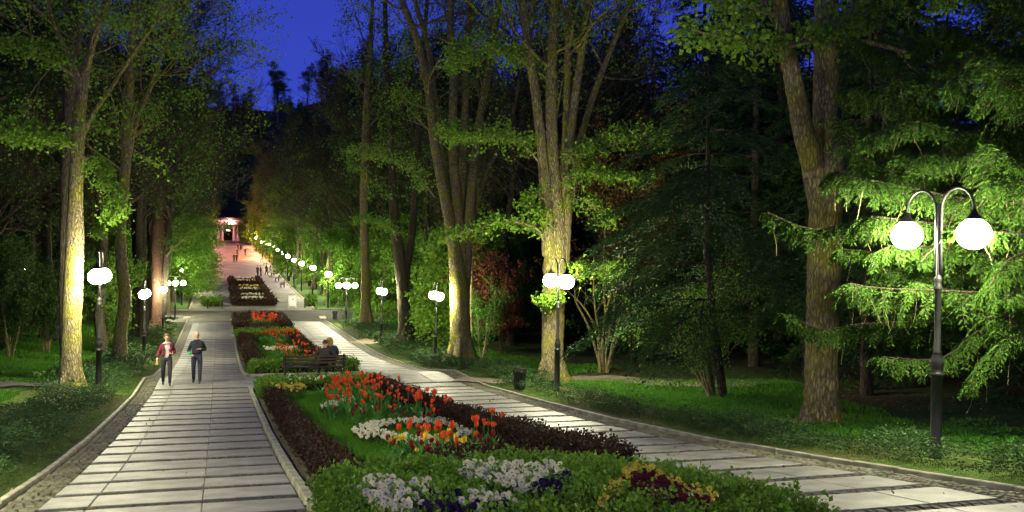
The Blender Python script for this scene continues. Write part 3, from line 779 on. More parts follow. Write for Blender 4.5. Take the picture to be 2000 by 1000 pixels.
# ---- generic trees, meshes shared between copies
def proto_tall(seed, H=24, bark='bark', leafmat='leaf_mid', frac=.8, spread=5.0, low=.3, leafn=9, leafs=.26):
    rg = random.Random(seed); mb = MB(); tips = []
    n = 9; pts = []; rad = []
    x = y = 0
    for k in range(n + 1):
        t = k / n; pts.append(Vector((x, y, t * H * .9))); rad.append(.36 * (1 - .85 * t) + (.12 if k == 0 else 0)); x += rg.uniform(-.3, .3); y += rg.uniform(-.3, .3)
    mb.tube(pts, rad, 9, cap=False, wob=.1, rng=rg)
    for _ in range(20):
        t = rg.uniform(low, .98); k = int(t * n); p = pts[k].lerp(pts[min(n, k + 1)], t * n - k); a = rg.uniform(0, 2 * PI)
        el = rg.uniform(.5, 1.1)
        branch(mb, tips, p, Vector((math.cos(a), math.sin(a), el)), spread * rg.uniform(.7, 1.2) * (1.15 - .5 * t), rad[k] * .45, 1, 3, rg, up=.08, kids=(3, 5))
    C = cluster(tips, leafn, .42, seed, frac=frac)
    return mb.mesh('trunk', M[bark], True), leaf_mesh('crown', C, leafs, M[leafmat], seed + 1, up=.2, aspect=.4)
def proto_leafy(seed, H=10, W=3.6, low=.12, bark='bark_dark', leafmat='leaf_mid', n=15000, leafs=.22):
    rg = random.Random(seed); mb = MB(); tips = []
    pts = [Vector((rg.uniform(-.1, .1) * k, rg.uniform(-.1, .1) * k, H * .9 * k / 6)) for k in range(7)]
    mb.tube(pts, [.2 * (1 - .8 * k / 6) for k in range(7)], 8, cap=False)
    for _ in range(40):
        t = rg.uniform(low, .98); k = min(5, int(t * 6)); p = pts[k].lerp(pts[k + 1], t * 6 - k); a = rg.uniform(0, 2 * PI)
        branch(mb, tips, p, Vector((math.cos(a), math.sin(a), rg.uniform(-.05, .5))), W * rg.uniform(.5, 1.0) * math.sin(PI * (t * .75 + .25)) ** .6, .05, 1, 2, rg, up=0.0, kids=(3, 5))
    T = np.array(tips); per = max(1, n // len(T)); C = cluster(tips, per, .32, seed)
    # layered look: leaves flatten into tiers
    return mb.mesh('trunk', M[bark], True), leaf_mesh('crown', C, leafs, M[leafmat], seed + 1, up=.5, aspect=.4)
def conifer_arrays(rg, H, W, low, step, n_per, drop=.25, z0=0.0):
    """drooping boughs: returns needle spray centres + directions, and bough polylines"""
    C = []; D = []; B = []
    z = H * low
    while z < H * .97:
        for _ in range(rg.randint(3, 5)):
            a = rg.uniform(0, 2 * PI); t = (z / H - low) / (1 - low)
            L = W * (1 - t) ** .75 * rg.uniform(.65, 1.15) + .3
            pts = []; dx, dy = math.cos(a), math.sin(a); lift = rg.uniform(.05, .3)
            for k in range(6):
                s = k / 5; pts.append(Vector((dx * L * s, dy * L * s, z + L * (lift * s - (drop + .15) * s * s))))
            B.append(pts)
            m = int(n_per * L)
            for _ in range(m):
                s = rg.uniform(.15, 1.0) ** .8; k = min(4, int(s * 5)); p = pts[k].lerp(pts[k + 1], s * 5 - k)
                side = rg.uniform(-1, 1) * (1.05 - s * .75) * L * .33
                q = p + Vector((-dy * side, dx * side, -abs(side) * .35 - rg.uniform(0, .12)))
                C.append(q + Vector((rg.gauss(0, .05), rg.gauss(0, .05), rg.gauss(0, .05))))
                D.append(Vector((dx - dy * math.copysign(.8, side), dy + dx * math.copysign(.8, side), -.5)))
        z += step * rg.uniform(.8, 1.2)
    return np.array([tuple(c) for c in C]), np.array([tuple(v.normalized()) for v in D]), B
def proto_conifer(seed, H=20, W=3.6, low=.06, n_per=55, leafs=.26, mat='needle'):
    rg = random.Random(seed); mb = MB()
    mb.tube([Vector((0, 0, 0)), Vector((.05, 0, H * .5)), Vector((0, .05, H))], [.26, .15, .02], 8, cap=False)
    C, D, B = conifer_arrays(rg, H, W, low, .75, n_per)
    for p in B: mb.tube(p[::2] + [p[-1]], [.04, .03, .018, .01], 3, cap=False)
    return mb.mesh('trunk', M['bark_dark'], True), leaf_mesh('crown', C, leafs, M[mat], seed, up=.3, aspect=.16, tdir=D, tmix=.7)

TALL = [proto_tall(31), proto_tall(32, leafmat='leaf_dark', bark='bark_dark'), proto_tall(33, H=27, frac=.6)]
def proto_bare(seed, H=24, spread=6.5, low=.35, lf=.2):
    MINR[0] = .013
    rg = random.Random(seed); mb = MB(); tips = []; pts = []; x = y = 0; n = 9
    for k in range(n + 1): pts.append(Vector((x, y, k / n * H * .85))); x += rg.uniform(-.3, .3); y += rg.uniform(-.3, .3)
    rad = [.3 * (1 - .85 * k / n) for k in range(n + 1)]
    mb.tube(pts, rad, 9, cap=False, wob=.1, rng=rg)
    for _ in range(20):
        t = rg.uniform(low, .98); k = int(t * n); p = pts[k].lerp(pts[min(n, k + 1)], t * n - k); a = rg.uniform(0, 2 * PI)
        branch(mb, tips, p, Vector((math.cos(a), math.sin(a), rg.uniform(.5, 1.0))), spread * rg.uniform(.8, 1.15) * (1.15 - .45 * t), rad[k] * .5, 1, 4, rg, up=.05, spread=.75, kids=(4, 6), wand=.2)
    MINR[0] = .006; C = cluster(tips, 1, .15, seed, frac=lf)
    return mb.mesh('trunk', M['bark_dark'], True), leaf_mesh('crown', C, .17, M['leaf_mid'], seed + 1, up=.2, aspect=.38)
BARE = [proto_bare(36), proto_bare(37, H=21, spread=6)]
THIN = BARE + [proto_tall(34, H=24, frac=.25, leafn=4, leafs=.2, low=.4), proto_tall(35, H=26, frac=.3, leafn=4, leafs=.2, bark='bark_dark', low=.35)]
LEAFY = [proto_leafy(41), proto_leafy(42, H=12, W=4.2), proto_leafy(43, H=8, W=3.4, leafmat='maple_leaf')]
DARKL = [proto_leafy(44, H=13, W=4.5, leafmat='leaf_dark', low=.08), proto_leafy(45, H=9, W=4, leafmat='leaf_dark', low=.05)]
CON = [proto_conifer(51), proto_conifer(52, H=24, W=4.4), proto_conifer(53, H=15, W=3.6)]
def plant(kind, proto, x, y, label, group, s=1.0, rz=None, cat='tree', dz=-.1):
    t = thing(kind, label, cat, (x, y, gzf(x, y) + dz), rnd.uniform(0, 6.28) if rz is None else rz, group)
    t.scale = (s, s, s * rnd.uniform(.92, 1.08))
    link('trunk', proto[0], t); link('crown', proto[1], t); return t

ORD = 'first second third fourth fifth sixth seventh eighth ninth tenth eleventh twelfth thirteenth fourteenth fifteenth sixteenth seventeenth eighteenth nineteenth twentieth'.split()
rnd = random.Random(101)
# avenue trees beyond the crossing, both sides
for i, y in enumerate(np.arange(101, 300, 11.5)):
    for side in (0, 1):
        x = (11.6 if side else -5.6) + rnd.uniform(-.5, .8); yy = y + rnd.uniform(-2, 2)
        pr = rnd.choice(THIN if (i % 3 == 0) else TALL)
        plant('avenue_tree', pr, x, yy, '%s tall avenue tree beyond the crossing on the %s side of the promenade' % (ORD[i], 'right' if side else 'left'), 'avenue trees on the %s side beyond the crossing' % ('right' if side else 'left'), rnd.uniform(.85, 1.0) if side else rnd.uniform(.8, .95))
for (x, y, k, lab) in ((-6.2, 58, 0, 'fine twigged tree with few leaves between the left lamps and the wood'), (-7.5, 69, 1, 'fine twigged tree leaning over the left lawn short of the crossing'), (-5.2, 80, 0, 'wide fine twigged tree over the left corner of the crossing'), (-9, 90, 1, 'fine twigged tree on the left lawn beyond the crossing'), (-4.6, 64, 1, 'fine twigged tree arching over the second left lamp'), (-4.2, 74, 0, 'fine twigged tree arching over the third left lamp'), (-5.0, 100, 1, 'first fine twigged tree left of the far beds'), (-4.6, 114, 0, 'second fine twigged tree left of the far beds'), (12.2, 116, 1, 'first fine twigged tree right of the far beds'), (11.8, 130, 0, 'second fine twigged tree right of the far beds'), (11.2, 146, 1, 'third fine twigged tree right of the far beds'), (-10.5, 50, 1, 'fine twigged tree in the shade at the left edge'), (-4.4, 92, 0, 'fine twigged tree reaching out against the blue sky on the left'),
                       (13.4, 92, 1, 'fine twigged tree by the right corner of the crossing'), (17.5, 84, 0, 'fine twigged tree behind the clipped hedge on the right'), (14.5, 70, 1, 'fine twigged tree behind the dark leaning tree'), (18.5, 60, 0, 'fine twigged tree in the wood behind the fluted maple'), (22, 74, 1, 'fine twigged tree deep in the wood behind the third lamp'), (13.0, 104, 0, 'fine twigged tree on the lawn beyond the crossing to the right'), (19, 98, 1, 'fine twigged tree at the back of the right lawn'), (16.5, 45, 0, 'fine twigged tree in the shade between the two nearest maples'), (25, 60, 1, 'fine twigged tree on the slope behind the copper beeches')):
    plant('maple_tree', BARE[k], x, y, lab, None, rnd.uniform(.95, 1.1))
# leafy under-storey lit by the lamps
low = [(8.2, 297, 0), (-4.6, 97, 1), (-4.4, 104, 0), (-4.2, 112, 1), (-4.0, 121, 0), (-4.0, 131, 1), (-3.8, 142, 0), (-3.8, 155, 1), (14.5, 57, 2), (16, 66, 0), (10.6, 150, 0), (10.8, 172, 1), (10.6, 194, 0), (10.5, 220, 1), (-3.6, 175, 0), (-3.6, 200, 1), (-6, 230, 0), (-6, 262, 1), (9.8, 250, 0), (9.5, 280, 1), (13.5, 100, 1), (15.2, 92, 0), (17, 84, 1), (14.6, 108, 2), (13.0, 118, 0), (13.5, 128, 1), (14, 140, 2), (13.2, 152, 0), (14, 168, 1), (13, 186, 2), (13.5, 205, 0), (17, 72, 0), (18.5, 62, 2),
       (-6.6, 98, 1), (-7.4, 106, 2), (-6.2, 114, 0), (-5.8, 124, 1), (-5.2, 136, 2), (-5.6, 150, 0), (-5.4, 166, 1), (-5.6, 184, 2), (-6, 204, 0), (-8.5, 88, 0)]
low = [((x - .9) if (x < 0 and y > 125) else x, y, k) for x, y, k in low]
ORD2 = ORD + ['twenty-' + q for q in ORD[:9]]; cnt = {'left': 0, 'right': 0}
for i, (x, y, kk) in enumerate(sorted(low, key=lambda q: q[1])):
    sd = 'right' if x > 3 else 'left'
    plant('leafy_tree', LEAFY[kk], x, y, '%s low bright green tree under the avenue trees on the %s, counting uphill' % (ORD2[cnt[sd]], sd), 'bright green under-storey trees on the %s' % sd, rnd.uniform(.85, 1.1)); cnt[sd] += 1
# woods: right
def forest(n, xr, yr, protos, kind, label, group, s=(.8, 1.15), seed=1, mind=3.2):
    rg = random.Random(seed); P = []; tries = 0
    while len(P) < n and tries < n * 40:
        tries += 1; x = rg.uniform(*xr); y = rg.uniform(*yr)
        if all((x - a) ** 2 + (y - b_) ** 2 > mind ** 2 for a, b_ in P): P.append((x, y))
    for (x, y) in P:
        t = plant(kind, rg.choice(protos), x, y, label, group, rg.uniform(*s), rg.uniform(0, 6.28))
forest(26, (28, 50), (14, 100), CON, 'spruce_tree', 'dark spruce in the unlit wood on the right hillside', 'dark spruces in the right-hand wood', seed=2, mind=4.5)
forest(22, (19, 34), (44, 130), DARKL + TALL[1:2], 'woodland_tree', 'dark leafy tree in the wood behind the right-hand lamps', 'dark leafy trees in the right-hand wood', seed=3, mind=4.5)
forest(30, (30, 90), (60, 240), TALL[:2] + CON, 'hillside_tree', 'far tree on the wooded hillside to the right', 'far trees on the right hillside', seed=4, mind=6, s=(.9, 1.2))
forest(14, (15, 34), (120, 300), TALL[:2], 'woodland_tree', 'tall tree in the wood behind the far right avenue', 'tall trees behind the far right avenue', seed=5, mind=5)
forest(26, (27, 60), (18, 110), [CON[1]] + DARKL[:1] + [CON[1]], 'spruce_tree', 'very tall dark spruce filling the night behind the right-hand trees', 'very tall dark spruces on the right slope', seed=12, mind=4.5, s=(1.0, 1.3))
forest(10, (20, 34), (8, 40), [CON[1], CON[0]], 'spruce_tree', 'tall dark spruce right behind the big forked maple and the bright conifer', 'tall dark spruces behind the forked maple', seed=13, mind=4, s=(.9, 1.1))
forest(24, (16, 40), (60, 135), TALL[1:2] + DARKL[:1] + BARE, 'woodland_tree', 'tall shadowy tree in the wood behind the third to fifth right-hand lamps', 'tall shadowy trees in the right wood', seed=14, mind=4.5, s=(.9, 1.15))
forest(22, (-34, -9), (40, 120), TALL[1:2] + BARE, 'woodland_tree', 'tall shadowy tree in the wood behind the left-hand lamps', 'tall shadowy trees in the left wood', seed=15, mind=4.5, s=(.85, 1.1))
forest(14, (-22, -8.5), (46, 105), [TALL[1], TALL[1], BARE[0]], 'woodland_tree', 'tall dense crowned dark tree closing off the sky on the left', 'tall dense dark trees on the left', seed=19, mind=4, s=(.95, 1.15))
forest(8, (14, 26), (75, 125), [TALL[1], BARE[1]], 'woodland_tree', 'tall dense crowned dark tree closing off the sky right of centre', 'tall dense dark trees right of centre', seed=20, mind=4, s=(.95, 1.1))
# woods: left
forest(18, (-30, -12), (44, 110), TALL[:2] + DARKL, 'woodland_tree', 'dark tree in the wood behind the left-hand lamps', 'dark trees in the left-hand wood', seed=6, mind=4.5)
forest(26, (-70, -10), (110, 300), TALL[:2] + CON[:1], 'woodland_tree', 'tall tree in the wood behind the far left avenue', 'tall trees behind the far left avenue', seed=7, mind=6)
forest(70, (-75, 95), (326, 450), TALL[:2] + DARKL[:1], 'backdrop_tree', 'dark tree on the rise behind the pillared building', 'dark trees behind the pillared building', seed=8, mind=5, s=(.8, 1.1))

forest(80, (-120, 200), (440, 820), TALL[:2] + DARKL[:1], 'ridge_tree', 'tiny dark tree on the far wooded ridge against the blue sky', 'dark trees along the far ridge', seed=18, mind=7, s=(.9, 1.3))
# left-hand thicket in front of the wood
def shrub(name, label, px, py, stems, H, W, leafmat, n, seed, leafs=.1, bark='twig', cat='shrub', bare=.15, dx=0):
    p = base_of(px, py); rg = random.Random(seed); t = thing(name, label, cat, p); mb = MB(); tips = []
    for k in range(stems):
        a = rg.uniform(0, 2 * PI); lean = rg.uniform(.1, .55) * W / H
        branch(mb, tips, Vector((rg.uniform(-.15, .15), rg.uniform(-.15, .15), 0)), Vector((math.cos(a) * lean + dx, math.sin(a) * lean, 1)), H * rg.uniform(.75, 1.05), rg.uniform(.03, .055), 1, 3, rg, up=.02, spread=.6, kids=(3, 5), wand=.13)
    mb.build('stem', M[bark], t, True)
    tips = [q for q in tips if q[2] > H * bare]
    if n:
        C = cluster(tips, max(1, n // max(1, len(tips))), .16, seed)
        link('foliage', leaf_mesh('foliage', C, leafs, M[leafmat], seed, up=.3, aspect=.36), t)
    return t
shrub('leafy_shrub', 'dark leafy shrub at the left edge of the picture on the lawn', 20, 700, 9, 4.5, 3.4, 'leaf_dark', 14000, 61, .14)
shrub('leafy_shrub', 'dark thicket shrub left of the bright maple trunk', 90, 690, 9, 4.0, 3.2, 'leaf_dark', 12000, 62, .14)
shrub('leafy_shrub', 'mid green shrub growing between the left maple and the crooked tree', 200, 690, 7, 4.0, 2.0, 'leaf_mid', 5000, 63, .15)
shrub('leafy_shrub', 'tall dim shrub at the far left behind the lawn', -60, 670, 9, 6, 4.0, 'leaf_mid', 12000, 64, .16)
# right: bare stemmed shrub, leafy shrub, copper beeches
b = base_of(1175, 730); t = thing('multi_stem_shrub', 'bare many stemmed shrub fanning out on the right lawn behind the dirt path', 'shrub', b); mb = MB(); d = dof(b); rg = random.Random(66); tips = []
for P in ([(1172, 728), (1165, 650), (1140, 600), (1105, 565)], [(1174, 728), (1170, 660), (1160, 580), (1160, 500)], [(1177, 728), (1178, 640), (1195, 560), (1200, 480)], [(1180, 728), (1190, 650), (1200, 590), (1190, 520)], [(1184, 728), (1200, 660), (1215, 600), (1235, 540), (1245, 480)], [(1186, 728), (1210, 650), (1240, 600), (1270, 575)], [(1176, 728), (1150, 640), (1125, 590), (1120, 560), (1085, 545)], [(1182, 728), (1184, 640), (1178, 540), (1182, 440)]):
    pts = [at(x, y, d + rg.uniform(-.3, .3)) - b for x, y in P]; q, r = limb(mb, pts, [.06, .045, .035, .02], 5, 6, rg)
    for _ in range(5): branch(mb, tips, q[rg.randint(len(q) // 2, len(q) - 1)], Vector((rg.uniform(-1, 1), rg.uniform(-.5, .5), .8)), rg.uniform(.6, 1.3), .015, 2, 3, rg, kids=(1, 2))
mb.build('stem', M['bark'], t, True)
link('foliage', leaf_mesh('foliage', cluster([q for q in tips if q[2] > 2.4], 3, .12, 3), .09, M['leaf_dark'], 3), t)
shrub('leafy_shrub', 'light green shrub with many fine stems in front of the slender dark conifer', 1385, 778, 12, 2.9, 1.9, 'maple_leaf', 5200, 67, .085, dx=-.12)
t = shrub('copper_beech', 'low copper leaved beech between the fluted maple and the second lamp', 985, 692, 7, 4.6, 2.8, 'copper', 15000, 68, .13, bark='bark_dark', cat='tree')
t = shrub('copper_beech', 'copper leaved sapling whose reddish leaves touch the fluted maple trunk', 950, 690, 5, 4.4, 2.0, 'copper', 6000, 69, .13, bark='bark_dark', cat='tree')
t = shrub('copper_beech', 'tall bronze leaved beech behind the bare many stemmed shrub', 1235, 712, 6, 8.0, 3.2, 'copper_green', 7000, 70, .14, bark='bark_dark', cat='tree', bare=.45)
shrub('ivy_shrub', 'narrow bright green ivy clad stem right of the slim pole', 945, 700, 3, 3.2, .5, 'herb', 2600, 71, .11)

# ---- slender dark conifer in the middle right
def hero_conifer(name, label, px, py, H, W, seed, low, n_per, leafs, mat, lean=(0, 0), trunk_r=.14, step=.5):
    b = base_of(px, py); rg = random.Random(seed); t = thing(name, label, 'tree', b); mb = MB()
    tp = lambda z: Vector((lean[0] * min(z, 4) / 4, lean[1] * min(z, 4) / 4, z))
    mb.tube([tp(z) for z in np.linspace(0, H, 9)], [trunk_r * (1 - .8 * k / 8) for k in range(9)], 9, cap=False, wob=.08, rng=rg)
    C, D, B = conifer_arrays(rg, H, W, low, step, n_per, drop=.35)
    off = np.array([lean[0], lean[1], 0])
    for p in B: mb.tube([q + Vector(off) for q in p], [.03, .027, .022, .017, .012, .006], 4, cap=False)
    mb.build('trunk', M['bark_dark'], t, True)
    link('crown', leaf_mesh('crown', C + off, leafs, M[mat], seed, up=.35, aspect=.17, tdir=D, tmix=.7), t)
    return t
hero_conifer('hemlock_tree', 'slender dark trunked hemlock with lacy drooping boughs in the middle of the right lawn', 1413, 782, 11.5, 4.2, 81, .22, 150, .13, 'needle', lean=(-.55, .1))
hero_conifer('spruce_tree', 'dark spruce standing behind the right of the big forked maple', 1692, 772, 13, 3.8, 82, .15, 110, .15, 'needle', trunk_r=.22)
hero_conifer('spruce_tree', 'dim spruce left of the big forked maple trunk', 1573, 738, 13, 3.4, 83, .25, 100, .15, 'needle')
hero_conifer('spruce_tree', 'dark spruce towering above the copper beeches', 1290, 700, 15, 3.6, 84, .3, 70, .18, 'needle')

# ---- the big yew/hemlock whose boughs hang round the nearest lamp
def yew():
    b = Vector((19.6, 15.2, gzf(19.6, 15.2) - .1)); rg = random.Random(90)
    t = thing('yew_tree', 'big conifer at the right edge whose bright drooping boughs surround the nearest lamp', 'tree', b)
    mb = MB(); mb.tube([Vector((0, 0, 0)), Vector((.1, 0, 4)), Vector((0, .1, 9)), Vector((0, 0, 14))], [.34, .28, .2, .05], 12, cap=False, wob=.1, rng=rg)
    mb.build('trunk', M['bark_dark'], t, True)
    D0 = 15.6
    boughs = [([(2150, 430), (1990, 395), (1880, 380), (1760, 372), (1690, 350), (1630, 340)], 0.3, 1.0), ([(2150, 480), (1960, 455), (1830, 442), (1700, 432), (1590, 440), (1500, 425)], .9, .9),
              ([(2150, 260), (1980, 215), (1850, 165), (1740, 110), (1660, 60)], 2.2, 1.0), ([(2150, 350), (1950, 290), (1830, 230), (1730, 190), (1650, 160)], 1.8, 1.0),
              ([(2150, 640), (2000, 600), (1900, 590), (1800, 600), (1690, 590)], 1.3, .8), ([(2180, 650), (2040, 640), (1930, 650), (1840, 690), (1720, 705)], .5, .8),
              ([(2200, 620), (2080, 610), (2000, 640), (1940, 690), (1890, 740)], -1.0, .7), ([(2150, 540), (2000, 500), (1900, 505), (1800, 530), (1720, 500), (1640, 490)], 1.5, .8),
              ([(2150, 180), (2000, 120), (1900, 60), (1800, 20), (1720, -30)], 2.6, 1.0), ([(2150, 80), (2020, 40), (1900, -20), (1800, -60)], 2.8, 1.0),
              ([(2120, 400), (2020, 350), (1930, 330), (1850, 310), (1760, 290)], 1.2, 1.0), ([(2120, 320), (2020, 260), (1940, 240), (1860, 250), (1780, 250), (1700, 260)], 1.0, 1.0),
              ([(2180, 500), (2080, 480), (2000, 490), (1960, 520), (1930, 570)], -.6, .8), ([(1900, 480), (1840, 485), (1780, 500), (1700, 540)], 1.6, .7), ([(2000, 455), (1940, 447), (1900, 452), (1850, 450)], -1.35, .35),
              ([(1850, 330), (1760, 330), (1690, 300), (1640, 240)], 1.6, .9), ([(1900, 640), (1780, 640), (1680, 640), (1600, 630), (1540, 600)], 2.0, .7), ([(2150, 690), (2080, 560), (2000, 560), (1960, 590)], -.8, .7),
              ([(2100, 200), (1980, 170), (1880, 130), (1780, 160)], 1.4, .9)]
    for k in range(29):     # the inner layers, one bough over the next
        py = rg.uniform(-60, 620); x0 = rg.uniform(1640, 1860); dp = rg.uniform(.2, 3.2) if k % 5 else rg.uniform(-.9, 0)
        if k % 5 == 0: x0 = rg.uniform(1930, 2000); py = rg.uniform(150, 700)
        boughs.append(([(2200, py + rg.uniform(20, 90)), (2060, py + rg.uniform(0, 40)), (1960, py), (x0 + 60, py - rg.uniform(0, 40)), (x0, py - rg.uniform(-20, 50))], dp, rg.uniform(.8, 1.15)))
    C = []; D = []; wood = MB(); hang = MB()
    for P, dd, wdt in boughs:
        pts = catmull([at(x, y + rg.uniform(-14, 14), D0 + dd + rg.uniform(-.3, .3)) - b for x, y in P], 7); n = len(pts)
        wood.tube(pts, [.024 * (1 - .8 * k / n) + .004 for k in range(n)], 5, cap=False, wob=.3, rng=rg)
        for k in range(2, n):
            ax = (pts[k] - pts[k - 1]).normalized()
            for sd in (-1, 1):
                for _ in range(2):
                    ln = wdt * rg.uniform(.35, .95) * (1.15 - .65 * k / n)
                    lat = ax.cross(Vector((0, 0, 1))).normalized() * sd
                    q = pts[k].lerp(pts[k - 1], rg.random()); dr = (ax * .7 + lat * .8 + Vector((0, 0, -.1))).normalized()
                    sp = [q]
                    m = 7
                    for j in range(m):
                        dr = (dr + Vector((0, 0, -.2)) + randdir(rg) * .16).normalized(); sp.append(sp[-1] + dr * ln / m)
                    wood.tube([sp[0], sp[4], sp[-1]], .006, 3, cap=False)
                    for j in range(1, m + 1):
                        a = (sp[j] - sp[j - 1]).normalized(); lt = a.cross(Vector((0, 0, 1))).normalized()
                        for s2 in (-1, 1):
                            for w in range(1):
                                wl_ = .26 * ln * (1.1 - j / (m + 2)) * rg.uniform(.5, 1.1)
                                v = (a * .8 + lt * s2 * .8 + Vector((0, 0, -.25)) + randdir(rg) * .15).normalized()
                                for g in range(3):
                                    C.append(tuple(sp[j] + v * wl_ * (g + rg.random()) / 3)); D.append(tuple(v))
            if rg.random() < .28:
                h = [pts[k]]; dr = Vector((rg.uniform(-.3, .3), rg.uniform(-.3, .3), -1)); L = rg.uniform(.25, .75)
                for j in range(4): dr = (dr + randdir(rg) * .25).normalized(); h.append(h[-1] + dr * L / 4)
                hang.tube(h, .005, 3, cap=False)
    wood.build('bough', M['bark_dark'], t, True); hang.build('hanging_twig', M['twig'], t)['kind'] = 'stuff'
    link('needles', leaf_mesh('needles', np.array(C), .078, M['yew'], 5, up=.3, aspect=.17, tdir=np.array(D), tmix=.75), t)
    # upper crown out of the lamp's reach
    CC, DD, BB = conifer_arrays(rg, 15, 5.5, .45, .6, 60)
    link('crown', leaf_mesh('crown', CC, .2, M['needle'], 6, up=.3, aspect=.16, tdir=DD, tmix=.7), t)
yew()

# ---------------------------------------------------------------- low planting and grass
def cover(name, pieces, mat, size, seed, h=.25, lump=1.0, up=.4, aspect=.3, label=None):
    """ground-cover foliage; pieces = (polygon, density per m2)"""
    C = []; D = []
    rg = np.random.default_rng(seed)
    for poly, dens in pieces:
        P = scatter(poly, int(area(poly) * dens), seed + len(C))
        X, Y = P[:, 0], P[:, 1]
        hh = h * (.35 + .65 * (.5 + .5 * np.sin(X * 3.1 * lump + 1.7 * np.sin(Y * 2.3)) * np.sin(Y * 2.7 * lump + np.sin(X * 1.9) * 1.5)))
        keep = hh > h * .42 * rg.random(len(P)); X, Y, hh = X[keep], Y[keep], hh[keep]
        Z = tz(X, Y) + hh * rg.uniform(.25, 1.0, len(X)) ** .6
        C.append(np.column_stack((X, Y, Z)))
    C = np.vstack(C)
    a = rg.uniform(0, 2 * PI, len(C)); D = np.column_stack((np.cos(a), np.sin(a), rg.uniform(-.1, .8, len(C))))
    o = link(name, leaf_mesh(name, C, size, M[mat], seed, up=up, aspect=aspect, tdir=D, tmix=.6))
    return tag(o, label, None, None, 'stuff')
def juniper(name, x0, x1, y0, y1, dens, size, seed, h=.38):
    """clumps of arching juniper sprays"""
    rg = np.random.default_rng(seed); n = int((x1 - x0) * (y1 - y0) * 4.2)
    cx = rg.uniform(x0, x1, n); cy = rg.uniform(y0, y1, n); C = []; D = []
    for i in range(n):
        if cx[i] < -2.9 and False: continue
        m = int(.72 * dens * rg.uniform(.5, 1.3)); a = rg.uniform(0, 2 * PI, m); r = rg.uniform(0, 1, m) ** .5 * .55 * rg.uniform(.7, 1.2); 
        s_ = h * rg.uniform(.35, 1.4)
        az = rg.uniform(0, 2 * PI); k = np.round(a / (PI / 5)) * (PI / 5)
        a = k + rg.normal(0, .09 + .12 * (1 - r), m)
        X = cx[i] + np.cos(a) * r; Y = cy[i] + np.sin(a) * r
        Z = s_ * (1 - (r / .7) ** 2 * .55) + rg.normal(0, .025, m) - rg.uniform(0, .1, m)
        C.append(np.column_stack((X, Y, tz(X, Y) + np.maximum(Z, .03)))); D.append(np.column_stack((np.cos(a), np.sin(a), np.full(m, .25))))
    C = np.vstack(C); D = np.vstack(D)
    LP = np.array([(12.13, 13.75), (12.22, 33.57), (12.65, 56.4), (-4.16, 37.6), (-4.25, 61.0)]) * S
    near = np.zeros(len(C), bool)
    for lx, ly in LP: near |= (np.abs(C[:, 0] - lx) < .28) & (C[:, 1] > ly - .75) & (C[:, 1] < ly + .3)
    keep = ((C[:, 0] < XL0 - .25) | (C[:, 0] > XR1 + .25)) & ~near; C = C[keep]; D = D[keep]
    o = link(name, leaf_mesh(name, C, size, M['juniper'], seed, up=.3, aspect=.22, tdir=D, tmix=.65)); return tag(o, 'low spreading juniper carpet along the path kerb', None, None, 'stuff')
juniper('juniper_carpet', 9.75, 10.95, 8, 30, 330, .06, 201, .34)
juniper('juniper_carpet', 9.8, 11.3, 30, 50, 150, .1, 202, .42)
juniper('juniper_carpet', 10.1, 13.5, 50, 83, 60, .15, 203, .45)
juniper('juniper_carpet', -6.4, -3.1, 9, 26, 300, .065, 204, .5)
juniper('juniper_carpet', -4.9, -3.1, 26, 33, 260, .07, 207, .42)
juniper('juniper_carpet', -5.4, -3.4, 33.5, 50, 150, .1, 205, .5)
juniper('juniper_carpet', -5.6, -3.4, 50, 83, 60, .15, 206, .6)
def grass(name, pieces, mat, seed, h=.09, w=.3, lump=0):
    C = []; S_ = []
    rg = np.random.default_rng(seed)
    for poly, dens, hh in pieces:
        P = scatter(poly, int(area(poly) * dens), seed + len(C)); C.append(np.column_stack((P, tz(P[:, 0], P[:, 1])))); S_.append(np.full(len(P), hh))
    C = np.vstack(C); S_ = np.concatenate(S_)
    D = np.column_stack((rg.normal(0, .35, len(C)), rg.normal(0, .35, len(C)), np.ones(len(C))))
    o = link(name, leaf_mesh(name, C, S_, M[mat], seed, up=0, aspect=.13, tdir=D, tmix=.85)); return tag(o, 'grass growing under the trees', None, None, 'stuff')
grass('grass', [([(11.4, 14), (13.5, 14), (20, 30), (13, 33), (11.3, 33)], 200, .12), ([(11.2, 33), (16, 36), (16, 60), (11.5, 60)], 80, .17), ([(12, 60), (17, 60), (17, 84), (12, 84)], 50, .22)], 'grass', 211)
grass('grass', [([(-11, 36), (-5, 36), (-5, 62), (-12, 62)], 90, .16), ([(-6.5, 12), (-6, 34), (-9.5, 34), (-10, 12)], 130, .14), ([(-12, 62), (-5.5, 62), (-5.5, 84), (-14, 84)], 50, .22)], 'grass', 212)
grass('grass', [([(9.5, 8), (10.3, 8), (10.3, 60), (9.5, 60)], 300, .045), ([(-3.3, 8), (-2.75, 8), (-2.75, 60), (-3.3, 60)], 300, .045)], 'grass_dull', 213)
cover('woodland_herbs', [([(11.5, 11), (14.5, 11), (16, 17), (12, 17.5)], 260), ([(12, 20), (15, 22), (15.5, 30), (12, 29)], 110)], 'herb', .07, 214, h=.14, label='bright green herbs growing under the trees')
def litter(poly, n, seed):
    P = scatter(poly, n, seed); inside = (P[:, 0] > XL0) & (P[:, 0] < XR1)
    Z = np.where(inside, gz(P[:, 1]) + .008, tz(P[:, 0], P[:, 1]) + .03)
    tag(link('fallen_leaves', leaf_mesh('fallen_leaves', np.column_stack((P, Z)), .07, M['litter'], seed, up=2.5, aspect=.3, fold=.05)), 'brown fallen leaves scattered on the ground', None, None, 'stuff')
M['litter'] = leaf_mat('dry_leaf', (.10, .06, .025), (.26, .17, .07), trans=.1)
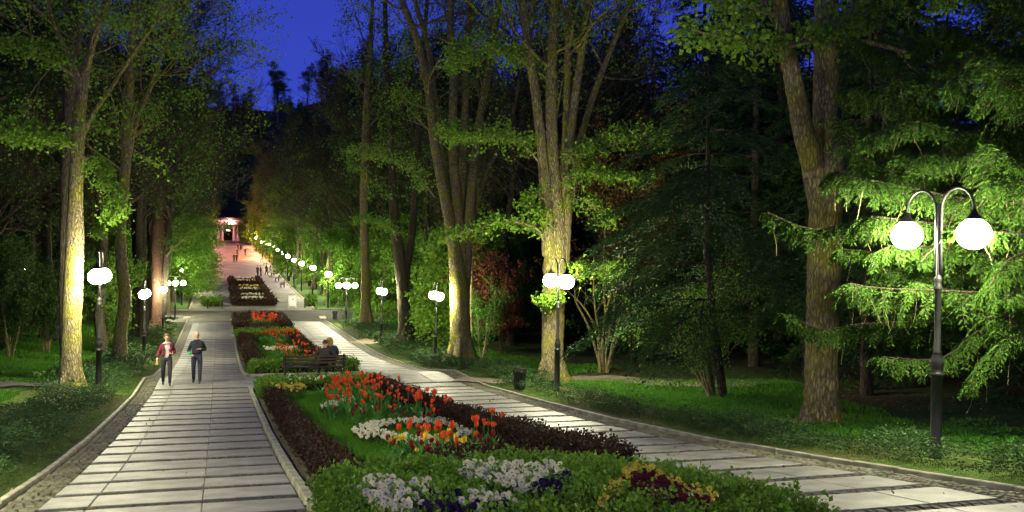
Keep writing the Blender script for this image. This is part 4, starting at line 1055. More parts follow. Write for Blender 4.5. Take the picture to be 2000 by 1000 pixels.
litter([(9.2, 8), (20, 8), (20, 45), (9.2, 45)], 2600, 401); litter([(8.4, 8), (9.15, 8), (9.15, 60), (8.4, 60)], 260, 402)
litter([(-2.6, 8), (1.0, 8), (1.0, 45), (-2.6, 45)], 70, 403); litter([(5.5, 8), (8.5, 8), (8.5, 45), (5.5, 45)], 90, 404); litter([(-3.2, 8), (-2.0, 8), (-2.0, 45), (-3.2, 45)], 200, 405); litter([(-12, 28), (-4.8, 28), (-4.8, 50), (-12, 50)], 600, 406)
def lawn_strip(name, poly):
    V = [(x, y, gzf(x, y) + .02) for x, y in poly]
grassP = [(-22, -2.95, YC + .3, 180), (9.4, 22, YC + .3, 180)]
for x0, x1, y0, y1 in grassP:
    n = 24; V = []; F = []
    xs = np.linspace(x0, x1, 7); ys = np.linspace(y0, y1, n)
    for y in ys:
        for x in xs: V.append((x, y, gzf(x, y) + .05))
    for i in range(n - 1):
        for j in range(6): q = i * 7 + j; F.append((q, q + 1, q + 8, q + 7))
    me = bpy.data.meshes.new('lawn'); me.from_pydata(V, [], F); me.materials.append(M['lawn']); tag(link('lawn', me), kind='structure')

# ---------------------------------------------------------------- flower beds
def bed_soil(a, b):
    sheet('bed_soil', XB0, XB1, a, b, M['soil'], .03, step=1)
for a, b, nm in BEDS: bed_soil(a, b)
def offset_poly_line(P, w):
    out = []; n = len(P)
    for i in range(n):
        a = Vector(P[max(0, i - 1)]); c = Vector(P[min(n - 1, i + 1)]); d = (c - a).normalized(); nrm = Vector((-d.y, d.x))
        p = Vector(P[i]); out.append((p + nrm * w / 2, p - nrm * w / 2))
    return [tuple(o[0]) for o in out] + [tuple(o[1]) for o in reversed(out)]
def hedge(name, label, poly, h, dens, size, mat, core, seed, cat='hedge', group=None, ground=None, lump=.2):
    """clipped hedge over a ground polygon: dark core + leaves in tufts on top and sides"""
    cx = sum(p[0] for p in poly) / len(poly); cy = sum(p[1] for p in poly) / len(poly)
    dens, size = (dens * .5, size * 1.3) if cy > 30 else (dens * .85, size * 1.05)
    t = thing(name, label, cat, (cx, cy, float(gz(cy)) + .03), 0, group); B = np.array([cx, cy, float(gz(cy)) + .03])
    n = len(poly); V = []; F = []; ys_ = [p[1] for p in poly]; y0, y1 = min(ys_) + .05, max(ys_) - .05; m = max(2, int((y1 - y0) / .5) + 1)
    for q in range(m + 1):      # twiggy core, cross-section by cross-section so that it follows the slope
        y = y0 + (y1 - y0) * q / m; xs_ = []
        for i in range(n):
            (xa, ya), (xb, yb) = poly[i], poly[(i + 1) % n]
            if (ya > y) != (yb > y): xs_.append(xa + (xb - xa) * (y - ya) / (yb - ya))
        xa, xb = (min(xs_) + .05, max(xs_) - .05) if len(xs_) > 1 else (cx, cx + .01)
        zb = float(gz(y)) - B[2]
        for X_, Z_ in ((xa, 0), (xa + .02, h * .6), (xa + .07, h * .8), (xb - .07, h * .8), (xb - .02, h * .6), (xb, 0)): V.append((X_ - cx, y - cy, zb + .03 + Z_))
        if q:
            o = q * 6
            for k in range(5): F.append((o - 6 + k, o - 5 + k, o + k + 1, o + k))
    F.append(tuple(range(6))); F.append(tuple(reversed(range(m * 6, m * 6 + 6))))
    me = bpy.data.meshes.new('twigs'); me.from_pydata(V, [], F); me.materials.append(M[core]); link('twigs', me, t)
    rg = np.random.default_rng(seed); N = int(area(poly) * dens / 7) + 20
    P = scatter(poly, N, seed); X, Y = P[:, 0], P[:, 1]
    top = h * (1 + lump * np.sin(X * 5 + 2 * np.sin(Y * 4)) * np.sin(Y * 6)) + rg.normal(0, h * .07, N)
    Z = gz(Y) + .03 + np.where(rg.random(N) < .7, top, top * rg.uniform(.3, 1, N))
    sh = np.column_stack((X, Y, Z))
    # sides
    side = []; per = 0
    for i in range(n):
        a = np.array(poly[i]); b_ = np.array(poly[(i + 1) % n]); L = np.linalg.norm(b_ - a); m = int(L * h * dens / 6); tt = rg.random(m)
        q = a + (b_ - a) * tt[:, None]; zz = gz(q[:, 1]) + .03 + rg.uniform(.1, 1.0, m) * h
        side.append(np.column_stack((q + rg.normal(0, .03, q.shape), zz)))
    sh = np.vstack([sh] + side)
    C = np.repeat(sh, 7, axis=0) + rg.normal(0, size * .7, (len(sh) * 7, 3)); C[:, 2] += rg.uniform(-.2, 1, len(C)) * size
    D = np.column_stack((rg.normal(0, .8, len(C)), rg.normal(0, .8, len(C)), np.ones(len(C))))
    link('leaves', leaf_mesh('leaves', C - B, size, M[mat], seed, up=.2, aspect=.38, tdir=D, tmix=.4), t)
    return t
def G(*pix, h=.25): return [tuple(onground(x, y, h)[:2]) for x, y in pix]
# -- nearest bed
box_front = [(XB0 + .12, 6.6), (4.75, 6.6)] + G((1520, 1000), (1400, 948), (1200, 910), (1000, 905), (830, 915), (720, 925), (622, 945), h=.42)
box_front[2] = (4.8, max(box_front[2][1], 6.9))
hedge('box_hedge', 'wide bright green box hedge with pansies across the bottom of the picture', box_front, .42, 3100, .047, 'box', 'twigcore', 301)
def fringe(x, y0, y1, w): return [(x - w / 2, y0), (x + w / 2, y0), (x + w / 2, (y0 + y1) / 2), (x + w / 2, y1), (x - w / 2, y1), (x - w / 2, (y0 + y1) / 2)]
hedge('barberry_hedge', 'dark red barberry hedge along the left side of the nearest bed', fringe(1.56, 10.9, 31.2, .36), .30, 2300, .048, 'barberry', 'redcore', 302)
hedge('barberry_hedge', 'dark red barberry hedge along the right path side of the nearest bed', fringe(4.98, 11.3, 31.4, .42), .42, 2300, .048, 'barberry', 'redcore', 303)
hedge('barberry_hedge', 'short dark red hedge crossing the nearest bed behind the front pansies', G((830, 902), (1185, 902), (1185, 884), (860, 884), h=.3), .3, 4200, .038, 'barberry', 'redcore', 304)
hedge('box_hedge', 'low box hedge at the far end of the nearest bed behind the tulips', [(XB0 + .15, 31.4), (XB1 - .1, 31.4), (XB1 - .1, 32.9), (XB0 + .15, 32.9)], .34, 1800, .055, 'box', 'twigcore', 305)
hedge('box_hedge', 'low box hedge on the far left corner of the nearest bed beside yellow flowers', [(XB0 + .15, 29.0), (XB0 + .75, 29.0), (XB0 + .75, 31.3), (XB0 + .15, 31.3)], .34, 1800, .055, 'box', 'twigcore', 306)
# -- second bed
hedge('box_hedge', 'box hedge along the near edge of the second bed right behind the bench', [(XB0 + .15, 37.2), (XB1 - .1, 37.2), (XB1 - .1, 40.6), (XB0 + .15, 40.6)], .4, 1300, .06, 'box', 'twigcore', 307)
hedge('barberry_hedge', 'dark red hedge along the left side of the second bed', fringe(1.72, 40.8, 66.5, .6), .4, 1200, .07, 'barberry', 'redcore', 308)
hedge('barberry_hedge', 'dark red hedge along the right side of the second bed', fringe(4.95, 40.8, 67, .55), .45, 1200, .07, 'barberry', 'redcore', 309)
hedge('box_hedge', 'box hedge at the far end of the second bed', [(XB0 + .15, 66.8), (XB1 - .1, 66.8), (XB1 - .1, 69.3), (XB0 + .15, 69.3)], .4, 700, .09, 'box', 'twigcore', 310)
hedge('barberry_hedge', 'dark hedge crossing the second bed in front of its tulips', [(2.1, 40.8), (4.9, 40.8), (4.9, 41.8), (2.1, 41.8)], .3, 1200, .07, 'barberry', 'redcore', 311)
# -- third bed
hedge('barberry_hedge', 'dark red hedge along the left side of the third bed', fringe(1.75, 72.6, 85.8, .9), .5, 700, .09, 'barberry', 'redcore', 312)
hedge('barberry_hedge', 'dark red hedge along the right side of the third bed', fringe(4.85, 72.6, 85.8, .8), .5, 700, .09, 'barberry', 'redcore', 313)
hedge('barberry_hedge', 'dark red hedge along the far end of the third bed', [(2.3, 84.2), (4.6, 84.2), (4.6, 85.7), (2.3, 85.7)], .55, 700, .09, 'barberry', 'redcore', 314)
hedge('barberry_hedge', 'dark low hedge behind the empty bench along the near edge of the third bed', [(2.3, 72.6), (4.6, 72.6), (4.6, 73.6), (2.3, 73.6)], .45, 700, .09, 'barberry', 'redcore', 315)
def lawn_piece(poly, name='bed_lawn', dz=.06):
    V = []; 
    n = 16; xs = [p[0] for p in poly]; ys = [p[1] for p in poly]
    x0, x1, y0, y1 = min(xs), max(xs), min(ys), max(ys); F = []
    for i in range(n + 1):
        y = y0 + (y1 - y0) * i / n
        V += [(x0, y, float(gz(y)) + dz), (x1, y, float(gz(y)) + dz)]
        if i: F.append((2 * i - 2, 2 * i - 1, 2 * i + 1, 2 * i))
    me = bpy.data.meshes.new(name); me.from_pydata(V, [], F); me.materials.append(M['lawn']); tag(link(name, me), kind='structure')
lawn_piece([(1.75, 10.2), (4.8, 31.3)]); lawn_piece([(2.0, 41.9), (5.0, 66.7)]); lawn_piece([(2.2, 73.7), (4.7, 84.1)])
def bed_grass(x0, x1, y0, y1, dens, h, seed):
    rg = np.random.default_rng(seed); n = int((x1 - x0) * (y1 - y0) * dens); X = rg.uniform(x0, x1, n); Y = rg.uniform(y0, y1, n)
    C = np.column_stack((X, Y, gz(Y) + .055)); D = np.column_stack((rg.normal(0, .3, n), rg.normal(0, .3, n), np.ones(n)))
    tag(link('bed_grass', leaf_mesh('bed_grass', C, h, M['grass'], seed, up=0, aspect=.14, tdir=D, tmix=.85)), 'short bright grass inside the flower bed', None, None, 'stuff')
bed_grass(1.75, 4.8, 10.6, 22, 1100, .08, 321); bed_grass(1.75, 4.8, 22, 31.3, 600, .1, 322); bed_grass(2.0, 5.0, 41.9, 66.7, 160, .15, 323)
bed_grass(2.2, 4.7, 73.7, 84.1, 100, .18, 324)

# -- tulips
def tulip_parts(flowermat, seed, H=.52, fh=.105, fr=.037, open_=1.0):
    rg = random.Random(seed); V = []; F = []
    for ring in (0, 1):
        for k in range(3):
            a = 2 * PI * k / 3 + ring * PI / 3 + rg.uniform(-.1, .1); w = .62; i0 = len(V); tilt = rg.uniform(.85, 1.25) * open_
            for (z, r, ww) in ((0, .012, .15), (fh * .28, fr * .95, w), (fh * .62, fr * 1.05 * tilt, w * .95), (fh * .86, fr * .88 * tilt, w * .6), (fh * (1.02 + rg.uniform(-.1, .12)), fr * .85 * tilt, .05)):
                for s_ in (-1, 0, 1):
                    aa = a + s_ * ww; rr = r * (1 if s_ == 0 else .93)
                    V.append((math.cos(aa) * rr, math.sin(aa) * rr, H + z))
            for j in range(4):
                for s_ in (0, 1): q = i0 + j * 3 + s_; F.append((q, q + 1, q + 4, q + 3))
    fl = bpy.data.meshes.new('flower'); fl.from_pydata(V, [], F); fl.materials.append(M[flowermat])
    lx = rg.uniform(-.03, .03); ly = rg.uniform(-.03, .03)
    st = MB().tube([(0, 0, 0), (lx * .3, ly * .3, H * .5), (0, 0, H)], .0065, 5, cap=False).mesh('stem', M['tulip_green'])
    lv = []
    for k in range(4):
        a = 2 * PI * k / 4 + rg.uniform(-.4, .4); L = H * rg.uniform(.65, 1.0); V = []; F = []
        n = 6; out = rg.uniform(.10, .2)
        for j in range(n + 1):
            s_ = j / n; r = .01 + out * s_ ** 1.6; z = L * (s_ - .22 * s_ ** 3); w = .042 * math.sin(PI * min(1, s_ * .9 + .12)) ** .8
            c_, sn = math.cos(a), math.sin(a)
            V += [(c_ * r - sn * w, sn * r + c_ * w, z), (c_ * (r - .01), sn * (r - .01), z - .003), (c_ * r + sn * w, sn * r - c_ * w, z)]
            if j:
                q = 3 * j; F += [(q - 3, q - 2, q + 1, q), (q - 2, q - 1, q + 2, q + 1)]
        me = bpy.data.meshes.new('leaf'); me.from_pydata(V, [], F); me.materials.append(M['tulip_green']); lv.append(me)
    return fl, st, lv
TUL = {}
for nm_, mt, H in (('red', 'tulip', .52), ('dark', 'tulip_dark', .34), ('pink', 'tulip_pink', .55), ('yellow', 'tulip_yellow', .34)):
    TUL[nm_] = [tulip_parts(mt, 400 + i, H * (1 + .1 * (i - 1)), fh=(.105, .09, .12)[i], open_=(1.0, 1.3, .85)[i % 3]) for i in range(3)]
def joined_tulip(p):
    V = []; F = []; mi = []
    me = bpy.data.meshes.new('tulip')
    for k, src in enumerate([p[0], p[1]] + p[2]):
        o = len(V); V += [tuple(v.co) for v in src.vertices]
        for f in src.polygons: F.append(tuple(o + i for i in f.vertices)); mi.append(0 if k == 0 else 1)
    me.from_pydata(V, [], F); me.materials.append(p[0].materials[0]); me.materials.append(M['tulip_green']); me.polygons.foreach_set('material_index', mi); return me
TULJ = {k: [joined_tulip(p) for p in v] for k, v in TUL.items()}
def tulip(kind, x, y, label, group, rg, parts=True, s=1.0):
    i = rg.randrange(3); z = float(gz(y)) + .05; sc = s * rg.uniform(.72, 1.15)
    if parts:
        t = thing('tulip', label, 'tulip', (x, y, z), rg.uniform(0, 6.28), group)
        t.rotation_euler = (rg.gauss(0, .09), rg.gauss(0, .09), rg.uniform(0, 6.28)); t.scale = (sc, sc, sc)
        fl, st, lv = TUL[kind][i]; link('flower', fl, t); link('stem', st, t)
        for l_ in lv: link('leaf', l_, t)
    else:
        t = link('tulip', TULJ[kind][i]); t.location = (x, y, z); t.rotation_euler = (rg.gauss(0, .09), rg.gauss(0, .09), rg.uniform(0, 6.28)); t.scale = (sc, sc, sc)
        tag(t, label, 'tulip', group)
    return t
def drift(kind, poly, n, label, group, seed, parts=True, s=1.0, dmin=.1):
    rg = random.Random(seed); P = scatter(poly, n * 5, seed); Q = []
    for x, y in P:
        if all((x - a) ** 2 + (y - b_) ** 2 > dmin ** 2 for a, b_ in Q): Q.append((float(x), float(y)))
        if len(Q) >= n: break
    for x, y in Q: tulip(kind, x, y, label, group, rg, parts, s)
H_ = .45
big = G((640, 752), (740, 742), (800, 765), (880, 790), (872, 812), (760, 800), (690, 790), (628, 795), (655, 775), h=H_)
drift('red', big, 130, 'orange red tulip in the largest drift of the nearest bed', 'orange red tulips of the largest drift', 501)
back = G((608, 762), (640, 740), (735, 745), (700, 752), h=H_); drift('red', back, 26, 'orange red tulip at the far left of the nearest bed in front of the bench', 'orange red tulips by the bench', 502)
mid = G((752, 853), (800, 828), (868, 838), (905, 862), (885, 880), (800, 862), h=H_)
drift('red', mid, 17, 'orange red tulip in the middle clump among white pansies', 'orange red tulips in the middle clump', 503, s=1.08)
rt = G((908, 838), (945, 822), (990, 832), (975, 850), (930, 862), h=H_)
drift('red', rt, 11, 'orange red tulip in the right clump beside the barberry hedge', 'orange red tulips in the right clump', 504, s=1.08)
drift('dark', G((750, 880), (830, 860), (880, 875), (900, 900), (800, 905), h=.3), 14, 'short dark maroon tulip at the foot of the middle clump', 'short dark maroon tulips in the middle clump', 505, s=.95)
drift('dark', G((905, 870), (1000, 860), (1000, 880), (920, 885), h=.3), 8, 'short dark maroon tulip at the foot of the right clump', 'short dark maroon tulips in the right clump', 506, s=.95)
drift('dark', G((640, 805), (760, 800), (870, 812), (860, 822), (700, 815), h=.3), 20, 'short dark maroon tulip in front of the largest drift', 'short dark maroon tulips before the largest drift', 507, s=.95)
drift('yellow', G((745, 880), (800, 870), (905, 868), (905, 885), (800, 888), h=.3), 14, 'small yellow flower on a short stem in the middle clump', 'small yellow flowers in the middle clump', 508)
tp = onground(767, 757, .55); tulip('pink', tp.x, tp.y, 'single pale pink tulip rising above the red ones', None, random.Random(1))
for nm_, x0, x1, y0, y1, n, sd in (('front', 3.0, 5.0, 43.5, 47.5, 30, 511), ('middle', 2.8, 5.0, 50, 56, 40, 512)):
    drift('red', [(x0, y0), (x1, y0), (x1, y1), (x0, y1)], n, 'orange red tulip in the %s row of the second bed' % nm_, 'orange red tulips in the %s row of the second bed' % nm_, sd, parts=False, s=1.2, dmin=.15)
def tulip_field(poly, n, label, seed, s_=1.35):
    src = TULJ['red'][0]; v0 = np.array([tuple(v.co) for v in src.vertices]); f0 = [tuple(f.vertices) for f in src.polygons]; m0 = [f.material_index for f in src.polygons]
    rg = random.Random(seed); V = []; F = []; mi = []
    for x, y in scatter(poly, n, seed):
        a = rg.uniform(0, 6.28); c_, s2 = math.cos(a), math.sin(a); k = s_ * rg.uniform(.85, 1.2); o = len(V)
        V += [(x + (p[0] * c_ - p[1] * s2) * k, y + (p[0] * s2 + p[1] * c_) * k, float(gz(y)) + .05 + p[2] * k) for p in v0]
        F += [tuple(o + i for i in f) for f in f0]; mi += m0
    me = bpy.data.meshes.new('tulips'); me.from_pydata(V, [], F); me.materials.append(M['tulip']); me.materials.append(M['tulip_green']); me.polygons.foreach_set('material_index', mi)
    tag(link('tulips', me), label, None, None, 'stuff')
tulip_field([(2.6, 75.5), (4.6, 75.5), (4.7, 83.8), (2.6, 83.8)], 110, 'orange red tulips filling the third bed', 514)
tulip_field([(2.5, 61), (5.0, 61), (5.0, 66), (2.5, 66)], 50, 'orange red tulips in the far row of the second bed', 513)

# -- pansies
def pansy_mesh(mat, seed):
    rg = random.Random(seed); V = []; F = []; mi = []
    R = .034
    V.append((0, 0, 0))
    for k, (a, r) in enumerate(((90, 1.0), (145, .95), (210, .85), (270, 1.1), (330, .85), (35, .95))):
        a = math.radians(a + rg.uniform(-6, 6)); i = len(V)
        for da, rr in ((-.72, .8), (-.3, 1.05), (.3, 1.05), (.72, .8)): V.append((math.cos(a + da) * R * r * rr, math.sin(a + da) * R * r * rr, rg.uniform(.0, .012)))
        F.append((0, i, i + 1, i + 2, i + 3)); mi.append(0)
    i = len(V)
    for k in range(6): V.append((math.cos(k) * .007, math.sin(k) * .007 - .004, .012))
    F.append(tuple(range(i, i + 6))); mi.append(1)
    me = bpy.data.meshes.new('bloom'); me.from_pydata(V, [], F); me.materials.append(M[mat]); me.materials.append(M['pansy_eye']); me.polygons.foreach_set('material_index', mi); return me
PAN = {k: [pansy_mesh(k, i) for i in range(3)] for k in ('pansy_white', 'pansy_yellow', 'pansy_violet', 'pansy_maroon')}
def pansies(label, poly, n, kind, h, seed, s=1.0, leaves=True):
    rg = random.Random(seed); cx = sum(p[0] for p in poly) / len(poly); cy = sum(p[1] for p in poly) / len(poly)
    t = thing('pansy_patch', label, 'pansies', (cx, cy, float(gz(cy)) + .05)); B = t.location.copy()
    s *= .82 if cy < 30 else 1.0; n = int(n * 1.4) if cy < 30 else n
    P = scatter(poly, n, seed)
    for x, y in P[:290]:
        a = math.atan2(y, x - 0)
        link('bloom', PAN[kind][rg.randrange(3)], t, (x - B.x, y - B.y, float(gz(y)) + .05 - B.z + h * rg.uniform(.85, 1.15)), (rg.uniform(.5, 1.3), rg.uniform(-.3, .3), rg.uniform(-.7, .7)), [s * rg.uniform(.8, 1.2)] * 3)
    if leaves:
        Q = scatter(poly, int(area(poly) * (700 if cy < 30 else 220)), seed + 1); r2 = np.random.default_rng(seed)
        C = np.column_stack((Q, gz(Q[:, 1]) + .05 + r2.uniform(.2, .95, len(Q)) * h)) - np.array(B)
        link('leaves', leaf_mesh('leaves', C, .045, M['leaf_dark'], seed, up=.4, aspect=.35), t)
    return t
hb = .5
pansies('white pansies in the bottom left patch of the front box hedge', G((700, 965), (722, 952), (760, 955), (800, 975), (840, 1000), (800, 1012), (750, 1005), h=hb), 110, 'pansy_white', hb, 601, 1.15)
pansies('dark violet pansies between the white patches in the front hedge', G((790, 985), (850, 970), (1010, 985), (1000, 1012), (830, 1012), h=hb), 130, 'pansy_violet', hb - .03, 602, 1.1)
pansies('small row of white pansies right of the bottom left patch', G((800, 962), (845, 962), (862, 975), (840, 982), (805, 972), h=hb), 26, 'pansy_white', hb, 603, 1.15)
pansies('large patch of white pansies in the middle of the front hedge', G((888, 928), (960, 914), (1040, 922), (1100, 925), (1090, 940), (1040, 965), (1000, 962), (930, 945), h=hb), 190, 'pansy_white', hb, 604, 1.2)
pansies('dark violet pansies right below the large white patch', G((1040, 962), (1100, 940), (1130, 945), (1080, 972), h=hb), 60, 'pansy_violet', hb - .03, 605, 1.1)
pansies('white pansies at the bottom edge below the large white patch', G((895, 985), (940, 978), (965, 985), (1010, 990), (1000, 1010), (900, 1008), h=hb), 60, 'pansy_white', hb, 606, 1.2)
pansies('maroon pansies inside the yellow pansy ring at the bottom right', G((1215, 950), (1260, 932), (1340, 960), (1385, 1000), (1240, 985), h=hb), 260, 'pansy_maroon', hb - .02, 607, 1.1)
pansies('yellow pansies forming the left arm of the ring at the bottom right', G((1165, 990), (1200, 950), (1240, 920), (1258, 924), (1225, 955), (1195, 985), (1180, 1000), h=hb), 70, 'pansy_yellow', hb, 608, .9)
pansies('yellow pansies forming the right arm of the ring at the bottom right', G((1250, 922), (1300, 940), (1340, 962), (1400, 990), (1390, 1005), (1335, 975), (1290, 950), (1248, 932), h=hb), 80, 'pansy_yellow', hb, 609, .9)
pansies('white pansies in the left half of the ring behind the middle tulips', G((685, 842), (720, 828), (775, 822), (770, 832), (735, 838), (760, 850), (820, 858), (880, 862), (860, 872), (770, 866), (700, 855), h=.2), 230, 'pansy_white', .2, 610, 1.2)
pansies('white pansies in the right half of the ring behind the middle tulips', G((770, 822), (870, 822), (920, 832), (925, 850), (890, 858), (900, 842), (860, 830), (780, 828), h=.2), 170, 'pansy_white', .2, 611, 1.2)
pansies('white pansies tumbling beside the right tulip clump', G((880, 885), (905, 872), (930, 880), (940, 900), (925, 915), (900, 905), h=.25), 60, 'pansy_white', .25, 612, 1.15)
pansies('white pansies at the left foot of the largest tulip drift', G((622, 795), (655, 783), (690, 778), (680, 792), (630, 802), h=.2), 70, 'pansy_white', .2, 613, 1.25)
pansies('yellow pansies in the far left corner of the nearest bed', G((525, 757), (570, 753), (600, 758), (585, 768), (540, 762), h=.36), 80, 'pansy_yellow', .4, 614, 1.3)
pansies('white pansies along the far edge of the nearest bed', G((560, 742), (640, 741), (640, 746), (560, 747), h=.36), 60, 'pansy_white', .4, 615, 1.4)
pansies('yellow pansies beside the barberry hedge among the middle tulips', G((850, 860), (905, 866), (910, 876), (850, 872), h=.25), 30, 'pansy_yellow', .28, 616, 1.1)
pansies('yellow pansies on the near hedge of the second bed left of the bench', [(1.8, 38.2), (3.4, 38.4), (3.6, 39.6), (1.9, 39.6)], 150, 'pansy_yellow', .44, 617, 1.5)
pansies('white pansies seen under the bench on the near hedge of the second bed', [(3.2, 38.2), (4.8, 38.2), (4.8, 39.2), (3.2, 39.2)], 110, 'pansy_white', .44, 618, 1.5)
pansies('yellow pansies seen under the right end of the bench', [(4.85, 38.2), (5.2, 38.2), (5.2, 39.4), (4.85, 39.4)], 40, 'pansy_yellow', .44, 619, 1.5)
pansies('white pansies in front of the first tulip row of the second bed', [(2.8, 42.2), (4.6, 42.2), (4.6, 43.4), (2.8, 43.4)], 120, 'pansy_white', .25, 620, 1.7)
pansies('white pansies between the tulip rows of the second bed', [(2.6, 56.5), (4.8, 56.5), (4.8, 58.5), (2.6, 58.5)], 110, 'pansy_white', .25, 621, 1.9)
pansies('white pansies on the far hedge of the second bed at its left', [(1.7, 67.2), (3.0, 67.2), (3.0, 68.8), (1.7, 68.8)], 80, 'pansy_white', .45, 622, 2)
pansies('white pansies on the far hedge of the second bed at its right', [(4.2, 67.2), (5.2, 67.2), (5.2, 68.8), (4.2, 68.8)], 70, 'pansy_white', .45, 623, 2)

# -- far beds beyond the crossing
for i, (a, b_) in enumerate(((99.2, 111.5), (113.5, 127), (130, 143))):
    nm = ('first', 'second', 'third')[i]
    sheet('bed_soil', 1.4, 5.6, a, b_, M['soil'], .06, thick=.1)
    hedge('barberry_hedge', 'dark hedge along the near end of the %s bed beyond the crossing' % nm, [(1.5, a + .2), (5.5, a + .2), (5.5, a + 1.4), (1.5, a + 1.4)], .42, 260, .14, 'barberry', 'redcore', 330 + i)
    hedge('barberry_hedge', 'dark hedge along the left side of the %s bed beyond the crossing' % nm, fringe(1.65, a + 1.5, b_ - .3, .35), .3, 260, .14, 'barberry', 'redcore', 340 + i)
    hedge('barberry_hedge', 'dark hedge along the right side of the %s bed beyond the crossing' % nm, fringe(5.35, a + 1.5, b_ - .3, .35), .3, 260, .14, 'barberry', 'redcore', 350 + i)
    pansies('pale flowers in the near row of the %s bed beyond the crossing' % nm, [(2.4, a + 2.2), (4.7, a + 2.2), (4.7, a + 4.6), (2.4, a + 4.6)], 90, 'pansy_white', .55, 630 + i, 3.5)
    hedge('barberry_hedge', 'dark hedge crossing the middle of the %s bed beyond the crossing' % nm, [(1.9, a + 5.2), (5.1, a + 5.2), (5.1, a + 6.2), (1.9, a + 6.2)], .4, 260, .14, 'barberry', 'redcore', 370 + i)
    pansies('pale yellow flowers in the far row of the %s bed beyond the crossing' % nm, [(2.4, a + 7), (4.7, a + 7), (4.7, a + 9.5), (2.4, a + 9.5)], 70, 'pansy_yellow' if i == 1 else 'pansy_white', .55, 640 + i, 3.5)
hedge('clipped_hedge', 'low clipped green planter hedge on the left side of the plaza', [(-1.45, 99.0), (-.15 + .3, 99.0), (.15, 100.6), (-1.45, 100.6)], .55, 380, .12, 'box', 'twigcore', 360)
hedge('clipped_hedge', 'small clipped bush beside the bollard at the right of the plaza', [(8.7, 98.6), (9.5, 98.6), (9.5, 100), (8.7, 100)], .8, 380, .12, 'box', 'twigcore', 361)
hedge('clipped_hedge', 'long clipped hedge behind the fifth right-hand lamp', [(11.6, 84.5), (17, 83.5), (17, 82.2), (11.6, 83.0)], 1.3, 300, .13, 'leaf_mid', 'twigcore', 362)
hedge('clipped_hedge', 'clipped dark hedge between the grey trunk and the dark leaning tree', [(13.0, 66), (19, 64), (19, 62.6), (13.0, 64.6)], 1.4, 300, .12, 'leaf_dark', 'twigcore', 363)

# ---------------------------------------------------------------- lamp posts
def lamp_meshes():
    pole = [(.11, 0), (.11, .04), (.088, .07), (.085, 1.28), (.105, 1.30), (.115, 1.325), (.105, 1.35), (.078, 1.37), (.085, 1.42), (.10, 1.50), (.092, 1.56), (.058, 1.64), (.066, 1.66), (.066, 1.675), (.05, 1.70),
            (.047, 2.62), (.062, 2.64), (.066, 2.67), (.05, 2.71), (.046, 2.76), (.06, 2.80), (.05, 2.83), (.032, 2.86), (.028, 3.95), (.0, 3.98)]
    m = {'pole': MB().lathe(pole, n=20).mesh('pole', M['iron'], True)}
    pts = []
    for z in (2.9, 3.3, 3.6, 3.87): pts.append((.055, 0, z))
    for k in range(1, 13):
        a = PI - PI * k / 12; pts.append((.055 + .33 + .33 * math.cos(a), 0, 3.87 + .33 * math.sin(a)))
    pts.append((.715, 0, 3.80))
    m['arm'] = MB().tube(pts, .021, 8).mesh('arm', M['iron'], True)
    m['bracket'] = MB().tube([(-.06, 0, 3.25), (.06, 0, 3.25)], .012, 6).tube([(-.06, 0, 3.6), (.06, 0, 3.6)], .012, 6).mesh('bracket', M['iron'], True)
    m['lamp_cap'] = MB().lathe([(.13, 3.70), (.125, 3.725), (.08, 3.76), (.05, 3.80), (.024, 3.86)], (.715, 0, 0), 14).mesh('lamp_cap', M['iron'], True)
    g = []; R = .242
    for k in range(1, 12):
        a = -PI / 2 + PI * k / 12; g.append((R * math.cos(a), R * .93 * math.sin(a)))
    m['globe_prof'] = g
    for nm_, mt, n in (('globe', 'globe', 16), ('globe_far', 'globe_far', 10), ('globe_pink', 'globe_pink', 10), ('globe_orange', 'globe_orange', 10)):
        m[nm_] = MB().lathe([q for q in (g if n == 16 else g[::2])], (.715, 0, 3.49), n).mesh('globe', M[mt], True)
    return m
LM = lamp_meshes()
def lamp_post(x, y, label, arms=(PI / 2, -PI / 2), group=None, glob='globe', rz=0.0, s=1.0):
    t = thing('lamp_post', label, 'lamp post', (x, y, gzf(x, y) - .02), rz, group); t.scale = (s, s, s)
    link('pole', LM['pole'], t)
    for a in arms:
        link('arm', LM['arm'], t, rot=(0, 0, a)); link('lamp_cap', LM['lamp_cap'], t, rot=(0, 0, a)); link('globe', LM[glob], t, rot=(0, 0, a))
    return t
u = S
lamp_post(12.13 * u, 13.75 * u, 'nearest black twin globe lamp post standing among the bright conifer boughs')
lamp_post(12.22 * u, 33.57 * u, 'twin globe lamp post in front of the pale yellow maple trunk beside the bin', s=1.05)
lamp_post(12.65 * u, 56.4 * u, 'twin globe lamp post just left of the fluted maple trunk')
lamp_post(11.9 * u, 72.0 * u, 'twin globe lamp post between the grey trunk and the dark leaning tree')
FOUR = (0, PI / 2, PI, -PI / 2)
lamp_post(11.6 * u, 90.5 * u, 'lamp post with globes all round at the right corner of the crossing', FOUR, s=0.95)
lamp_post(-4.2 * u, 14.6 * u, 'twin globe lamp post standing level with the nearest right one, left of the path')
lamp_post(12.1 * u, -9 * u, 'twin globe lamp post behind the viewer on the right')
lamp_post(-4.2 * u, -8 * u, 'twin globe lamp post behind the viewer on the left')
lamp_post(-4.16 * u, 37.6 * u, 'nearest twin globe lamp post on the left in front of the dark juniper', s=1.1)
lamp_post(-4.25 * u, 61.0 * u, 'twin globe lamp post behind the walking couple', s=1.03)
lamp_post(-4.3 * u, 82.0 * u, 'twin globe lamp post beside the reddish leaning trunk', s=0.93)
lamp_post(-4.15 * u, 100.9 * u, 'lamp post with globes all round at the left corner of the crossing', FOUR, s=0.9)
lamp_post(12.0 * u, 110.0 * u, 'first twin globe lamp beyond the crossing on the right lawn')
